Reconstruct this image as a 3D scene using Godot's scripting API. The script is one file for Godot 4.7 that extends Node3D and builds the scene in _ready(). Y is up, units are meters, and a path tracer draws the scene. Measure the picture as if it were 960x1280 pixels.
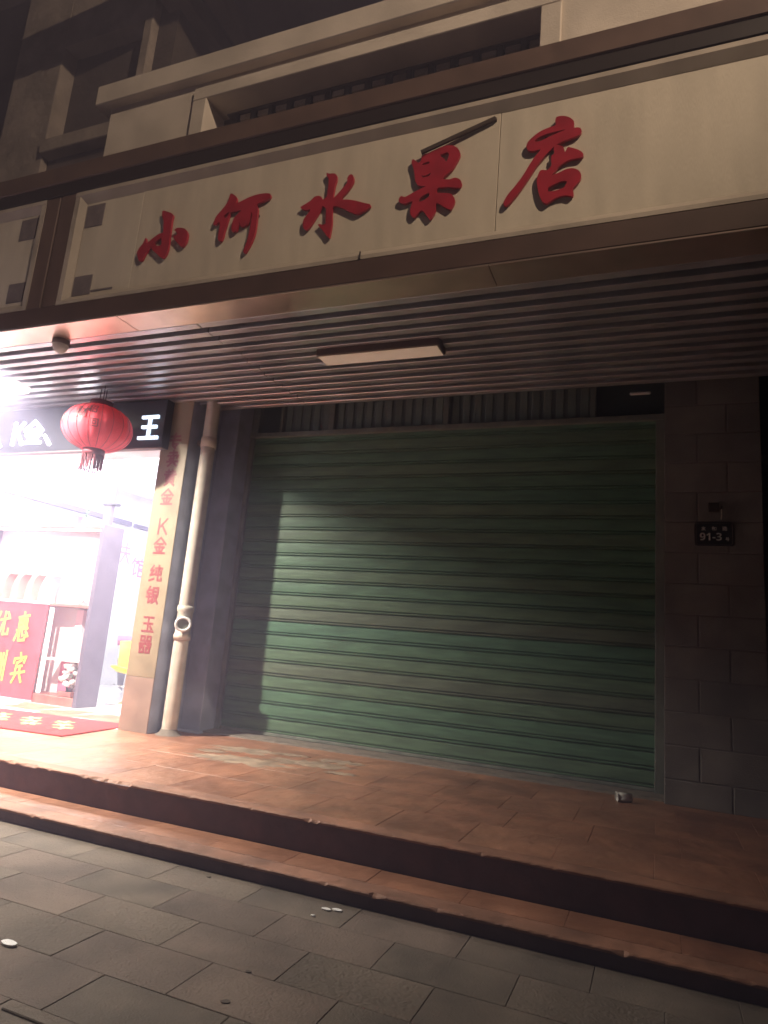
extends Node3D
# A closed fruit shop at night beside a lit jewellery shop. x runs along the street, y up, z towards the street; the shutter stands at z = 0.

var rng := RandomNumberGenerator.new()
var names := {}
var M := {}
var tex := {}

# ---------------------------------------------------------------- naming

func numbered(parent: Node, called: String) -> String:
	var key := str(parent.get_instance_id()) + called
	var n: int = names.get(key, 0)
	names[key] = n + 1
	return called if n == 0 else "%s_%03d" % [called, n]

func thing(called: String, label: String, category: String, at := Vector3.ZERO, group := "") -> Node3D:
	var o := Node3D.new()
	o.name = numbered(self, called)
	add_child(o)
	o.position = at
	tag(o, label, category, group)
	return o

func tag(o: Node3D, label: String, category: String, group := "") -> void:
	o.set_meta("label", label)
	o.set_meta("category", category)
	if group != "":
		o.set_meta("group", group)

func structure(called: String) -> Node3D:
	var o := Node3D.new()
	o.name = numbered(self, called)
	add_child(o)
	o.set_meta("kind", "structure")
	return o

func put(called: String, mesh: Mesh, m: Material, parent: Node, at := Vector3.ZERO, turn := Vector3.ZERO) -> MeshInstance3D:
	var o := MeshInstance3D.new()
	o.name = numbered(parent, called)
	o.mesh = mesh
	o.material_override = m
	o.position = at
	o.rotation = turn
	parent.add_child(o)
	return o

func part(called: String, st: SurfaceTool, m: Material, parent: Node, at := Vector3.ZERO, turn := Vector3.ZERO) -> MeshInstance3D:
	return put(called, done(st), m, parent, at, turn)

func copy(o: Node3D, label: String, at: Vector3) -> Node3D:
	var c: Node3D = o.duplicate()
	var plain := o.name.rstrip("0123456789").trim_suffix("_")
	c.name = numbered(self, plain)
	add_child(c)
	c.position = at
	c.set_meta("label", label)
	return c

# ---------------------------------------------------------------- shapes

func mb() -> SurfaceTool:
	var st := SurfaceTool.new()
	st.begin(Mesh.PRIMITIVE_TRIANGLES)
	return st

func done(st: SurfaceTool) -> ArrayMesh:
	st.generate_normals()
	return st.commit()

func tri(st: SurfaceTool, a: Vector3, b: Vector3, c: Vector3, out: Vector3, smooth := -1) -> void:
	st.set_smooth_group(smooth)
	if Plane(a, b, c).normal.dot(out) < 0.0:
		var t := b
		b = c
		c = t
	for v: Vector3 in [a, b, c]:
		st.add_vertex(v)

func quad(st: SurfaceTool, a: Vector3, b: Vector3, c: Vector3, d: Vector3, out: Vector3, smooth := -1) -> void:
	tri(st, a, b, c, out, smooth)
	tri(st, a, c, d, out, smooth)

# box between two corners, edges chamfered by e
func bx(st: SurfaceTool, lo: Vector3, hi: Vector3, e := 0.0) -> void:
	var c := (lo + hi) / 2.0
	var h := (hi - lo) / 2.0
	box_at(st, Transform3D(Basis.IDENTITY, c), h, e)

func box_at(st: SurfaceTool, t: Transform3D, h: Vector3, e := 0.0) -> void:
	e = minf(e, minf(h.x, minf(h.y, h.z)) * 0.9)
	for a in 3:
		var b := (a + 1) % 3
		var d := (a + 2) % 3
		for s: float in [-1.0, 1.0]:
			var q: Array[Vector3] = []
			for k: Array in [[-1.0, -1.0], [1.0, -1.0], [1.0, 1.0], [-1.0, 1.0]]:
				var v := Vector3.ZERO
				v[a] = s * h[a]
				v[b] = k[0] * (h[b] - e)
				v[d] = k[1] * (h[d] - e)
				q.append(t * v)
			var n := Vector3.ZERO
			n[a] = s
			quad(st, q[0], q[1], q[2], q[3], t.basis * n)
	if e <= 0.0:
		return
	for a in 3:
		var b := (a + 1) % 3
		var d := (a + 2) % 3
		for s: float in [-1.0, 1.0]:
			for r: float in [-1.0, 1.0]:
				var q: Array[Vector3] = []
				for k: Array in [[-1.0, 0], [1.0, 0], [1.0, 1], [-1.0, 1]]:
					var v := Vector3.ZERO
					v[a] = k[0] * (h[a] - e)
					v[b] = s * (h[b] - (e if k[1] == 1 else 0.0))
					v[d] = r * (h[d] - (0.0 if k[1] == 1 else e))
					q.append(t * v)
				var n := Vector3.ZERO
				n[b] = s
				n[d] = r
				quad(st, q[0], q[1], q[2], q[3], t.basis * n)
	for x: float in [-1.0, 1.0]:
		for y: float in [-1.0, 1.0]:
			for z: float in [-1.0, 1.0]:
				var g := Vector3(x, y, z)
				tri(st, t * (g * (h - Vector3(0, e, e))), t * (g * (h - Vector3(e, 0, e))), t * (g * (h - Vector3(e, e, 0))), t.basis * g)

# bar with a square section between two points
func bar(st: SurfaceTool, a: Vector3, b: Vector3, w: float, d: float, up := Vector3.UP) -> void:
	var z := (b - a).normalized()
	if absf(z.dot(up)) > 0.98:
		up = Vector3.RIGHT
	var x := up.cross(z).normalized()
	box_at(st, Transform3D(Basis(x, z.cross(x), z), (a + b) / 2.0), Vector3(w / 2.0, d / 2.0, a.distance_to(b) / 2.0))

func tube(st: SurfaceTool, pts: Array, r: float, n := 10) -> void:
	for i in pts.size() - 1:
		var a: Vector3 = pts[i]
		var b: Vector3 = pts[i + 1]
		var z := (b - a).normalized()
		var up := Vector3.RIGHT if absf(z.y) > 0.9 else Vector3.UP
		var x := up.cross(z).normalized()
		var y := z.cross(x)
		for k in n:
			var u := TAU * k / n
			var v := TAU * (k + 1) / n
			var p := x * cos(u) + y * sin(u)
			var q := x * cos(v) + y * sin(v)
			quad(st, a + p * r, a + q * r, b + q * r, b + p * r, p + q, 1)
			if i == 0:
				tri(st, a, a + p * r, a + q * r, -z)
			if i == pts.size() - 2:
				tri(st, b, b + p * r, b + q * r, z)

# profile of (radius, height) turned about an axis
func lathe(st: SurfaceTool, profile: Array, n: int, t := Transform3D.IDENTITY, wave := 0.0, ribs := 0) -> void:
	for i in profile.size() - 1:
		var a: Vector2 = profile[i]
		var b: Vector2 = profile[i + 1]
		for k in n:
			var q: Array[Vector3] = []
			var m := Vector3.ZERO
			for s: Array in [[a, k], [a, k + 1], [b, k + 1], [b, k]]:
				var u: float = TAU * s[1] / n
				var f := 1.0 - wave * (0.5 + 0.5 * cos(u * ribs)) if ribs > 0 else 1.0
				q.append(t * Vector3(cos(u) * s[0].x * f, s[0].y, sin(u) * s[0].x * f))
				m += Vector3(cos(u), 0, sin(u))
			var slope := Vector2(b.y - a.y, a.x - b.x)
			var out := m.normalized() * slope.x + Vector3.UP * slope.y
			if out.length() < 1e-9:
				out = Vector3.UP
			if a.x > 1e-5:
				tri(st, q[0], q[1], q[2], t.basis * out, 1)
			if b.x > 1e-5:
				tri(st, q[0], q[2], q[3], t.basis * out, 1)

# a section in (z, y) drawn out along x
func sweep_x(st: SurfaceTool, section: Array, x0: float, x1: float, closed := false, steps := 1) -> void:
	var n := section.size()
	for i in (n if closed else n - 1):
		var a: Vector2 = section[i]
		var b: Vector2 = section[(i + 1) % n]
		var out := Vector3(0, b.x - a.x, a.y - b.y)
		for k in steps:
			var u := lerpf(x0, x1, float(k) / steps)
			var v := lerpf(x0, x1, float(k + 1) / steps)
			quad(st, Vector3(u, a.y, a.x), Vector3(v, a.y, a.x), Vector3(v, b.y, b.x), Vector3(u, b.y, b.x), out)
	if closed:
		var p := PackedVector2Array(section)
		for x: float in [x0, x1]:
			var ids := Geometry2D.triangulate_polygon(p)
			for k in ids.size() / 3:
				var c: Array[Vector3] = []
				for j in 3:
					c.append(Vector3(x, p[ids[k * 3 + j]].y, p[ids[k * 3 + j]].x))
				tri(st, c[0], c[1], c[2], Vector3(-1 if x == minf(x0, x1) else 1, 0, 0))

func rounded(p: PackedVector2Array, steps := 3) -> PackedVector2Array:
	var r := PackedVector2Array()
	var n := p.size()
	for i in n:
		for k in steps:
			var a := p[(i - 1 + n) % n]
			var b := p[i]
			var c := p[(i + 1) % n]
			var d := p[(i + 2) % n]
			# sharp corners stay sharp
			var v := b.cubic_interpolate(c, b + (a - b).limit_length(b.distance_to(c)), c + (d - c).limit_length(b.distance_to(c)), float(k) / steps)
			r.append(v)
	return r

# a flat shape with holes, given a thickness
func slab(st: SurfaceTool, outer: PackedVector2Array, holes: Array, z0: float, z1: float) -> void:
	var all := outer.duplicate()
	if Geometry2D.is_polygon_clockwise(all):
		all.reverse()
	for h: PackedVector2Array in holes:
		var g := h.duplicate()
		if not Geometry2D.is_polygon_clockwise(g):
			g.reverse()
		var best := Vector2i.ZERO
		var far := INF
		for i in all.size():
			for j in g.size():
				var d := all[i].distance_squared_to(g[j])
				if d < far:
					far = d
					best = Vector2i(i, j)
		var joined := PackedVector2Array()
		for i in best.x + 1:
			joined.append(all[i])
		for j in g.size():
			joined.append(g[(best.y + j) % g.size()])
		var e := (g[best.y] - all[best.x]).orthogonal().normalized() * 0.0004
		joined.append(g[best.y] + e)
		joined.append(all[best.x] + e)
		for i in range(best.x + 1, all.size()):
			joined.append(all[i])
		all = joined
	var ids := Geometry2D.triangulate_polygon(all)
	if ids.is_empty():
		print("a shape could not be filled")
	for k in ids.size() / 3:
		var c: Array[Vector2] = [all[ids[k * 3]], all[ids[k * 3 + 1]], all[ids[k * 3 + 2]]]
		tri(st, Vector3(c[0].x, c[0].y, z1), Vector3(c[1].x, c[1].y, z1), Vector3(c[2].x, c[2].y, z1), Vector3.BACK)
		tri(st, Vector3(c[0].x, c[0].y, z0), Vector3(c[1].x, c[1].y, z0), Vector3(c[2].x, c[2].y, z0), Vector3.FORWARD)
	var loops: Array = [outer]
	loops.append_array(holes)
	for l in loops.size():
		var p: PackedVector2Array = loops[l]
		var turn := 1.0 if Geometry2D.is_polygon_clockwise(p) else -1.0
		if l > 0:
			turn = -turn
		for i in p.size():
			var a := p[i]
			var b := p[(i + 1) % p.size()]
			var o := (b - a).orthogonal() * turn
			quad(st, Vector3(a.x, a.y, z0), Vector3(b.x, b.y, z0), Vector3(b.x, b.y, z1), Vector3(a.x, a.y, z1), -Vector3(o.x, o.y, 0))

func loop_of(n: PackedInt32Array) -> PackedVector2Array:
	var p := PackedVector2Array()
	for i in n.size() / 2:
		p.append(Vector2(n[i * 2], n[i * 2 + 1]) / 1000.0)
	return p

# ---------------------------------------------------------------- written characters, as strokes on a ten by ten field

const STROKES := {
	"专": [[1.5, 2.2, 8.5, 2.2], [0.8, 4.6, 9.2, 4.6], [4.8, 0.5, 3.2, 6.8, 7.5, 6.8, 5.0, 9.0], [3.2, 7.6, 5.8, 9.5]],
	"卖": [[2, 1.6, 8, 1.6], [5, 0.4, 5, 3.4], [1, 3.4, 9, 3.4, 8.2, 4.8], [3, 4.4, 4.2, 5.2], [2.4, 5.6, 3.8, 6.2], [0.8, 7, 9.2, 7], [5.6, 4.4, 5.4, 7, 2, 9.6], [5.8, 7.6, 8.6, 9.6]],
	"黄": [[1.4, 1.6, 8.6, 1.6], [3.4, 0.5, 3.4, 3.2], [6.6, 0.5, 6.6, 3.2], [0.6, 3.2, 9.4, 3.2], [2.2, 4.5, 7.8, 4.5, 7.8, 7.6, 2.2, 7.6, 2.2, 4.5], [2.2, 6, 7.8, 6], [5, 3.2, 5, 7.6], [3.6, 8.2, 1.4, 9.6], [6.4, 8.2, 8.6, 9.6]],
	"金": [[5, 0.4, 0.6, 4.2], [5, 0.4, 9.4, 4.2], [2.8, 4.1, 7.2, 4.1], [1.4, 6, 8.6, 6], [5, 4.1, 5, 9.2], [2.6, 6.9, 3.4, 8.4], [7.4, 6.9, 6.6, 8.4], [0.8, 9.3, 9.2, 9.3]],
	"K": [[2.2, 0.6, 2.2, 9.4], [8, 0.6, 2.6, 5.8], [4.4, 4.2, 8.6, 9.4]],
	"纯": [[2.8, 0.5, 1, 3.2, 3.2, 3.2, 1, 6, 4, 5.4], [0.6, 9, 4, 8], [4.6, 2, 9.6, 2], [5.2, 3.4, 5.2, 5.6, 9, 5.6], [9, 3.4, 9, 5.8], [7, 0.4, 7, 8.8, 9.6, 8.8, 9.6, 7.6]],
	"银": [[2.4, 0.4, 0.6, 3.4], [1.6, 2.2, 4.2, 2.2], [1, 4.2, 4, 4.2], [0.6, 6, 4.2, 6], [2.4, 4.2, 2.4, 9.2, 4.2, 8], [5.2, 1, 8.8, 1, 8.8, 5, 5.2, 5], [5.2, 3, 8.8, 3], [5.2, 1, 5.2, 9.2, 7, 8.2], [6.2, 5, 9.4, 9.4], [8.8, 5.8, 7.4, 7.2]],
	"玉": [[1.4, 1.4, 8.6, 1.4], [1.8, 4.8, 8.2, 4.8], [5, 1.4, 5, 9], [0.8, 9, 9.2, 9], [6.6, 6.2, 7.8, 7.6]],
	"王": [[1.4, 1.0, 8.6, 1.0], [1.8, 4.8, 8.2, 4.8], [5, 1.0, 5, 9], [0.6, 9, 9.4, 9]],
	"器": [[1.4, 0.8, 4, 0.8, 4, 3.2, 1.4, 3.2, 1.4, 0.8], [6, 0.8, 8.6, 0.8, 8.6, 3.2, 6, 3.2, 6, 0.8], [0.6, 4.8, 9.4, 4.8], [5, 3.4, 4.8, 4.8, 1, 6.4], [5.2, 4.8, 9, 6.4], [7, 3.6, 7.8, 4.3], [1.4, 6.9, 4, 6.9, 4, 9.4, 1.4, 9.4, 1.4, 6.9], [6, 6.9, 8.6, 6.9, 8.6, 9.4, 6, 9.4, 6, 6.9]],
	"优": [[2.6, 0.5, 0.6, 4.6], [1.8, 3.2, 1.8, 9.4], [3.4, 3.4, 9.4, 3.0], [6, 0.6, 5.8, 4, 3.2, 9.4], [6.4, 3.4, 6.2, 8.8, 9.4, 8.8, 9.4, 7], [7.8, 1, 8.8, 2.2]],
	"惠": [[1.6, 1.6, 8.4, 1.2], [5, 0.0, 5, 5.6], [2.4, 2.5, 7.6, 2.4, 7.6, 4.8, 2.4, 4.8, 2.4, 2.5], [2.4, 3.6, 7.6, 3.6], [1.4, 5.9, 8.6, 5.5], [1.8, 7, 0.4, 9.2], [3, 6.8, 3.6, 9.4, 7.4, 9.4, 7.8, 8], [5, 6.6, 5.8, 7.8], [7.8, 6.6, 9.4, 8.2]],
	"酬": [[0.4, 1.2, 4.6, 1.0], [0.8, 2.8, 4.4, 2.8, 4.4, 8.8, 0.8, 8.8, 0.8, 2.8], [0.8, 6.8, 4.4, 6.8], [2, 1.2, 2, 5], [3.2, 1.2, 3.2, 5], [6.0, 1, 5.4, 9.4], [7.6, 1, 7.4, 9], [9.4, 0.2, 9.2, 10.4], [5.1, 4, 5.2, 5.4], [6.7, 3.6, 6.8, 5], [8.4, 3.6, 8.5, 5]],
	"宾": [[5, 0.0, 5.4, 1.2], [1.2, 3.2, 1.6, 1.8, 9, 1.4, 8.2, 3.2], [6.6, 2.4, 3.4, 3.4], [3.4, 3.2, 3.0, 6.4], [3.4, 4.6, 7, 4.4], [6, 4.6, 5.8, 6.4], [0.4, 7.0, 9.4, 6.4], [3.6, 7.4, 1.6, 9.8], [6.2, 7.2, 8.0, 9.8]],
	"扶": [[0.6, 2.6, 4, 2.6], [2.4, 0.4, 2.4, 9, 1.4, 8.4], [0.6, 6.2, 4, 5], [5, 2.6, 9, 2.6], [4.6, 5, 9.4, 5], [7, 0.6, 6.8, 5, 4.4, 9.4], [7, 5, 9.4, 9.4]],
	"馆": [[2.2, 0.4, 0.6, 3.4], [1.8, 2, 4, 2, 3.6, 3.2], [2.2, 3.4, 2.2, 9, 4, 7.8], [7, 0.2, 7.2, 1.2], [4.8, 2.8, 4.8, 1.6, 9.4, 1.6, 9.2, 2.8], [5.6, 3, 5.6, 9.6], [5.6, 3.4, 8.6, 3.4, 8.6, 5.6, 5.6, 5.6], [5.6, 6.6, 9, 6.6, 9, 9.4, 5.6, 9.4]],
	"招": [[0.6, 2.6, 4, 2.6], [2.4, 0.4, 2.4, 9, 1.4, 8.4], [0.6, 6.2, 4, 5], [4.8, 1.2, 9, 1.2, 8.6, 4.4, 7.6, 4], [6.8, 1.2, 4.8, 4.6], [5.2, 5.6, 8.8, 5.6, 8.8, 9.2, 5.2, 9.2, 5.2, 5.6]],
	"财": [[0.8, 1, 4, 1, 4, 6.6], [0.8, 1, 0.8, 6.6], [2.4, 2.4, 2.2, 6.4, 0.6, 9.4], [2.8, 7, 4.2, 9], [4.8, 3, 9.6, 3], [7.8, 0.4, 7.8, 9.2, 6.8, 8.6], [7.6, 3.4, 4.8, 8]],
	"回": [[1, 1, 9, 1, 9, 9, 1, 9, 1, 1], [3.4, 3.4, 6.6, 3.4, 6.6, 6.6, 3.4, 6.6, 3.4, 3.4]],
	"号": [[2.4, 0.6, 7.6, 0.6, 7.6, 3.2, 2.4, 3.2, 2.4, 0.6], [0.8, 4.6, 9.2, 4.6], [3, 4.6, 2.8, 6.4, 7.6, 6.4, 7.2, 9.4, 5.2, 9.2]],
	"友": [[1, 2.6, 9, 2.6], [4.6, 0.6, 3.4, 5, 0.8, 9.2], [3.6, 4.8, 7.4, 4.8, 5, 8, 2.6, 9.4], [4, 6, 9, 9.4]],
	"和": [[4, 0.6, 1, 1.6], [0.6, 3.2, 5, 3.2], [2.8, 1.2, 2.8, 9.4], [2.8, 3.4, 0.6, 6.8], [2.9, 3.6, 4.8, 5.6], [5.8, 2.4, 9.2, 2.4, 9.2, 8.6, 5.8, 8.6, 5.8, 2.4]],
	"路": [[0.8, 0.8, 4, 0.8, 4, 3.6, 0.8, 3.6, 0.8, 0.8], [2.4, 3.6, 2.4, 8.6], [2.4, 5.8, 4.2, 5.8], [0.8, 5.4, 0.8, 8.8], [0.4, 9, 4.6, 8.2], [6.4, 0.4, 4.8, 3.4], [6, 1.8, 8.6, 1.8, 4.6, 6], [5.4, 2.6, 9.6, 5.8], [5.6, 6.4, 8.8, 6.4, 8.8, 9.4, 5.6, 9.4, 5.6, 6.4]],
	"、": [[3, 5.5, 6.5, 9]],
}

# strokes laid in the xy plane about the middle of a field of the size given, each a hair thicker than the last so that no two faces are flush
func written(glyph: String, size: Vector2, w: float, thick: float, st: SurfaceTool = null, slant := 0.0) -> SurfaceTool:
	if st == null:
		st = mb()
	var k := 0
	for s: Array in STROKES[glyph]:
		for i in s.size() / 2 - 1:
			var a := Vector2(s[i * 2] - 5.0, 5.0 - s[i * 2 + 1]) * size / 10.0
			var b := Vector2(s[i * 2 + 2] - 5.0, 5.0 - s[i * 2 + 3]) * size / 10.0
			a.y += a.x * slant
			b.y += b.x * slant
			var d := (b - a).normalized()
			var n := d.orthogonal() * w / 2.0
			var h := thick + k * 0.00012
			k += 1
			var p: Array[Vector2] = [a - d * w * 0.42 + n * 0.9, a - d * w * 0.42 - n * 0.9, b + d * w * 0.42 - n, b + d * w * 0.42 + n]
			quad(st, Vector3(p[0].x, p[0].y, h), Vector3(p[1].x, p[1].y, h), Vector3(p[2].x, p[2].y, h), Vector3(p[3].x, p[3].y, h), Vector3.BACK)
			for j in 4:
				var u := p[j]
				var v := p[(j + 1) % 4]
				var o := (u + v) / 2.0 - (a + b) / 2.0
				quad(st, Vector3(u.x, u.y, 0), Vector3(v.x, v.y, 0), Vector3(v.x, v.y, h), Vector3(u.x, u.y, h), Vector3(o.x, o.y, 0))
	return st

# ---------------------------------------------------------------- materials

func noise(called: String, freq: float, low: float, high: float, kind := FastNoiseLite.TYPE_SIMPLEX_SMOOTH, octaves := 5, normal := false, size := 512, stretch := Vector2.ONE) -> Texture2D:
	if tex.has(called):
		return tex[called]
	var n := FastNoiseLite.new()
	n.noise_type = kind
	n.seed = called.hash() % 10000
	n.frequency = freq
	n.fractal_octaves = octaves
	var im := n.get_seamless_image(size, size)
	im.convert(Image.FORMAT_RF)
	var lo := 1.0
	var hi := 0.0
	for y in range(0, size, 4):
		for x in range(0, size, 4):
			var v := im.get_pixel(x, y).r
			lo = minf(lo, v)
			hi = maxf(hi, v)
	var r := Image.create(size, size, false, Image.FORMAT_RGB8)
	for y in size:
		for x in size:
			var v := (im.get_pixel(x, y).r - lo) / maxf(hi - lo, 0.001)
			v = clampf(lerpf(low, high, v), 0.0, 1.0)
			r.set_pixel(x, y, Color(v, v, v))
	if normal:
		r.bump_map_to_normal_map(6.0)
	r.generate_mipmaps()
	var t := ImageTexture.create_from_image(r)
	tex[called] = t
	return t

func lin(r: float, g: float, b: float) -> Color:
	return Color(r, g, b).linear_to_srgb()

func mat(c: Color, rough := 0.8, wear: Texture2D = null, scale := 1.0, bump: Texture2D = null, bump_scale := 0.4, metal := 0.0) -> StandardMaterial3D:
	var m := StandardMaterial3D.new()
	m.albedo_color = c
	m.roughness = rough
	m.metallic = metal
	if wear:
		m.albedo_texture = wear
	if bump:
		m.normal_enabled = true
		m.normal_texture = bump
		m.normal_scale = bump_scale
	m.uv1_triplanar = true
	m.uv1_world_triplanar = true
	m.uv1_scale = Vector3.ONE * scale
	return m

func glow(c: Color, energy: float) -> StandardMaterial3D:
	var m := StandardMaterial3D.new()
	m.albedo_color = Color(0.9, 0.9, 0.9)
	m.emission_enabled = true
	m.emission = c
	m.emission_energy_multiplier = energy
	return m

func materials() -> void:
	var mottle := noise("mottle", 0.006, 0.80, 1.02)
	var fine := noise("fine", 0.05, 0.85, 1.0)
	var blotch := noise("blotch", 0.010, 0.70, 1.06, FastNoiseLite.TYPE_PERLIN, 6)
	var stain := noise("stain", 0.006, 0.86, 1.05, FastNoiseLite.TYPE_SIMPLEX_SMOOTH, 6)
	var grain := noise("grain", 0.9, 0.0, 1.0, FastNoiseLite.TYPE_VALUE, 2, true)
	var rough := noise("rough", 0.02, 0.0, 1.0, FastNoiseLite.TYPE_SIMPLEX_SMOOTH, 6, true)
	var streak := noise("streak", 0.02, 0.80, 1.06, FastNoiseLite.TYPE_SIMPLEX_SMOOTH, 6)
	var board_streak := noise("board_streak", 0.012, 0.92, 1.02, FastNoiseLite.TYPE_SIMPLEX_SMOOTH, 6)
	# ground
	for i in 5:
		var c: Array = [[0.195, 0.152, 0.113], [0.188, 0.147, 0.110], [0.204, 0.151, 0.116], [0.192, 0.150, 0.112], [0.182, 0.144, 0.108]][i]
		M["paving%d" % i] = mat(lin(c[0], c[1], c[2]), 0.85, blotch, 0.33 + 0.07 * i, grain, 0.12)
	M.joint = mat(lin(0.115, 0.09, 0.068), 0.95, fine, 2.0)
	M.asphalt = mat(lin(0.05, 0.048, 0.045), 0.95, fine, 1.0, grain, 0.8)
	for i in 4:
		var c: Array = [[0.40, 0.185, 0.108], [0.385, 0.176, 0.102], [0.415, 0.197, 0.118], [0.37, 0.17, 0.102]][i]
		M["tile%d" % i] = mat(lin(c[0], c[1], c[2]), 0.42, blotch if i % 2 else mottle, 0.7, rough, 0.3)
	M.edge = mat(lin(0.36, 0.17, 0.10), 0.7, blotch, 0.7, rough, 0.3)
	M.grout = mat(lin(0.27, 0.15, 0.10), 0.9, fine, 3.0)
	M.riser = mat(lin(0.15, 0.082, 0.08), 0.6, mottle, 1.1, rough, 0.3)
	M.mortar = mat(lin(0.22, 0.14, 0.10), 0.9, blotch, 3.0, rough, 0.8)
	M.cement = mat(lin(0.36, 0.265, 0.185), 0.95, blotch, 1.5, rough, 0.5)
	M.sill = mat(lin(0.24, 0.2, 0.16), 0.9, blotch, 2.3, rough, 0.8)
	# walls
	for i in 3:
		var c: Array = [[0.27, 0.245, 0.215], [0.245, 0.225, 0.20], [0.285, 0.258, 0.225]][i]
		M["block%d" % i] = mat(lin(c[0], c[1], c[2]), 0.9, mottle, 0.8, grain, 0.2)
	M.wall_joint = mat(lin(0.2, 0.17, 0.15), 0.95, fine, 2.0)
	M.pillar = mat(lin(0.33, 0.235, 0.185), 0.7, stain, 0.9, grain, 0.15)
	M.pillar_side = mat(lin(0.37, 0.42, 0.56), 0.85, stain, 1.1, grain, 0.3)  # bluish tint of the glare put into the grey wall colour
	M.poster = mat(lin(0.31, 0.25, 0.16), 0.5, stain, 0.7)
	M.poster_low = mat(lin(0.36, 0.265, 0.20), 0.6, stain, 1.0)
	M.poster_red = mat(lin(0.24, 0.05, 0.055), 0.5)
	M.pvc = mat(lin(0.68, 0.62, 0.52), 0.4, stain, 2.0)
	M.facade = mat(lin(0.72, 0.63, 0.54), 0.9, stain, 0.4, grain, 0.05)
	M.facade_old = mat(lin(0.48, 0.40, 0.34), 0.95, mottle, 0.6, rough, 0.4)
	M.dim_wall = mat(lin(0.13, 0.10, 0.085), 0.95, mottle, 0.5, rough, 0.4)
	M.beam = mat(lin(0.2, 0.155, 0.125), 0.9, mottle, 0.5)
	M.dark = mat(lin(0.03, 0.025, 0.022), 0.8)
	# canopy
	M.brown = mat(lin(0.105, 0.062, 0.05), 0.55, stain, 0.6)
	M.band = mat(lin(0.028, 0.019, 0.017), 0.5, stain, 0.6)
	M.brown_metal = mat(lin(0.15, 0.095, 0.075), 0.5, stain, 0.8)
	M.soffit = mat(lin(0.72, 0.56, 0.46), 0.3, stain, 0.5, null, 0.0, 0.8)
	M.slat = mat(lin(0.68, 0.66, 0.69), 0.3, stain, 0.6, null, 0.0, 0.68)
	M.void = mat(lin(0.02, 0.017, 0.015), 0.9)
	M.frame = mat(lin(0.50, 0.43, 0.36), 0.5, stain, 0.8)
	M.board = mat(lin(0.68, 0.60, 0.49), 0.55, stain, 0.35, grain, 0.02)
	M.board2 = mat(lin(0.67, 0.585, 0.475), 0.55, stain, 0.35, grain, 0.02)
	for m: StandardMaterial3D in [M.board, M.board2]:
		m.albedo_texture = board_streak
		m.uv1_scale = Vector3(0.8, 0.13, 0.5)
	M.red = mat(lin(0.43, 0.022, 0.042), 0.4, stain, 1.4)
	M.rod = mat(lin(0.07, 0.045, 0.03), 0.6, mottle, 3.0)
	M.bracket = mat(lin(0.22, 0.18, 0.18), 0.7, mottle, 3.0)
	# shutter
	for i in 4:
		var c: Array = [[0.122, 0.245, 0.148], [0.142, 0.24, 0.145], [0.155, 0.208, 0.14], [0.112, 0.245, 0.155]][i]
		M["green%d" % i] = mat(lin(c[0], c[1], c[2]), 0.48, blotch if i % 2 else stain, 0.35, grain, 0.05, 0.05)
		M["green%d" % i].uv1_scale = Vector3(0.22, 2.1, 0.6)
		M["green%d" % i].albedo_texture = streak
	M.rail = mat(lin(0.23, 0.25, 0.21), 0.5, mottle, 1.5)
	M.strip = mat(lin(0.20, 0.245, 0.21), 0.45, stain, 1.0)
	M.back = mat(lin(0.12, 0.145, 0.125), 0.7)
	M.glass_dark = mat(lin(0.05, 0.065, 0.06), 0.25)
	M.blue_dark = mat(lin(0.02, 0.025, 0.045), 0.4)
	M.white = mat(lin(0.8, 0.79, 0.77), 0.6)
	M.paper = mat(lin(0.8, 0.78, 0.72), 0.7, fine, 8.0)
	M.cream = mat(lin(0.92, 0.87, 0.76), 0.4, stain, 0.6)
	M.white_wall = mat(lin(0.8, 0.79, 0.78), 0.7, stain, 0.3)
	M.white_floor = mat(lin(0.75, 0.72, 0.68), 0.15, stain, 0.6)
	M.grey_panel = mat(lin(0.135, 0.118, 0.155), 0.4, stain, 0.8)
	M.pink = mat(lin(0.62, 0.2, 0.3), 0.7)
	M.pink_pale = mat(lin(0.8, 0.62, 0.66), 0.7)
	M.salmon = mat(lin(0.72, 0.25, 0.2), 0.75)
	M.banner = mat(lin(0.80, 0.07, 0.085), 0.75, stain, 1.0, grain, 0.2)
	M.gold = mat(lin(0.85, 0.62, 0.06), 0.4)
	M.mat_red = mat(lin(0.50, 0.05, 0.05), 0.95, fine, 6.0, grain, 1.0)
	M.mat_gold = mat(lin(0.75, 0.5, 0.18), 0.9, fine, 6.0)
	M.wood_red = mat(lin(0.42, 0.17, 0.13), 0.5, mottle, 2.0)
	M.yellow = mat(lin(0.85, 0.6, 0.02), 0.35)
	M.chrome = mat(lin(0.75, 0.76, 0.78), 0.2, null, 1.0, null, 0.0, 0.9)
	M.leaf = mat(lin(0.10, 0.2, 0.1), 0.6)
	M.navy = mat(lin(0.022, 0.024, 0.034), 0.5)
	M.black = mat(lin(0.015, 0.014, 0.016), 0.5)
	M.silk = mat(lin(0.86, 0.10, 0.135), 0.55, fine, 5.0)
	M.silk.backlight_enabled = true
	M.silk.backlight = Color(0.85, 0.2, 0.22)
	M.maroon = mat(lin(0.14, 0.02, 0.03), 0.7)
	M.plate = mat(lin(0.03, 0.032, 0.033), 0.4)
	M.plate_ink = mat(lin(0.75, 0.73, 0.7), 0.5)
	M.led = glow(Color(0.82, 0.91, 1.0), 2.6)
	M.lamp = glow(Color(1.0, 0.94, 0.84), 6.0)
	M.tube = glow(Color(1.0, 0.92, 0.84), 2.2)
	M.unlit_glow = glow(Color(1.0, 0.85, 0.66), 0.16)  # brightness of the unlit box light's diffuser, put in as faint emission
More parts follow.
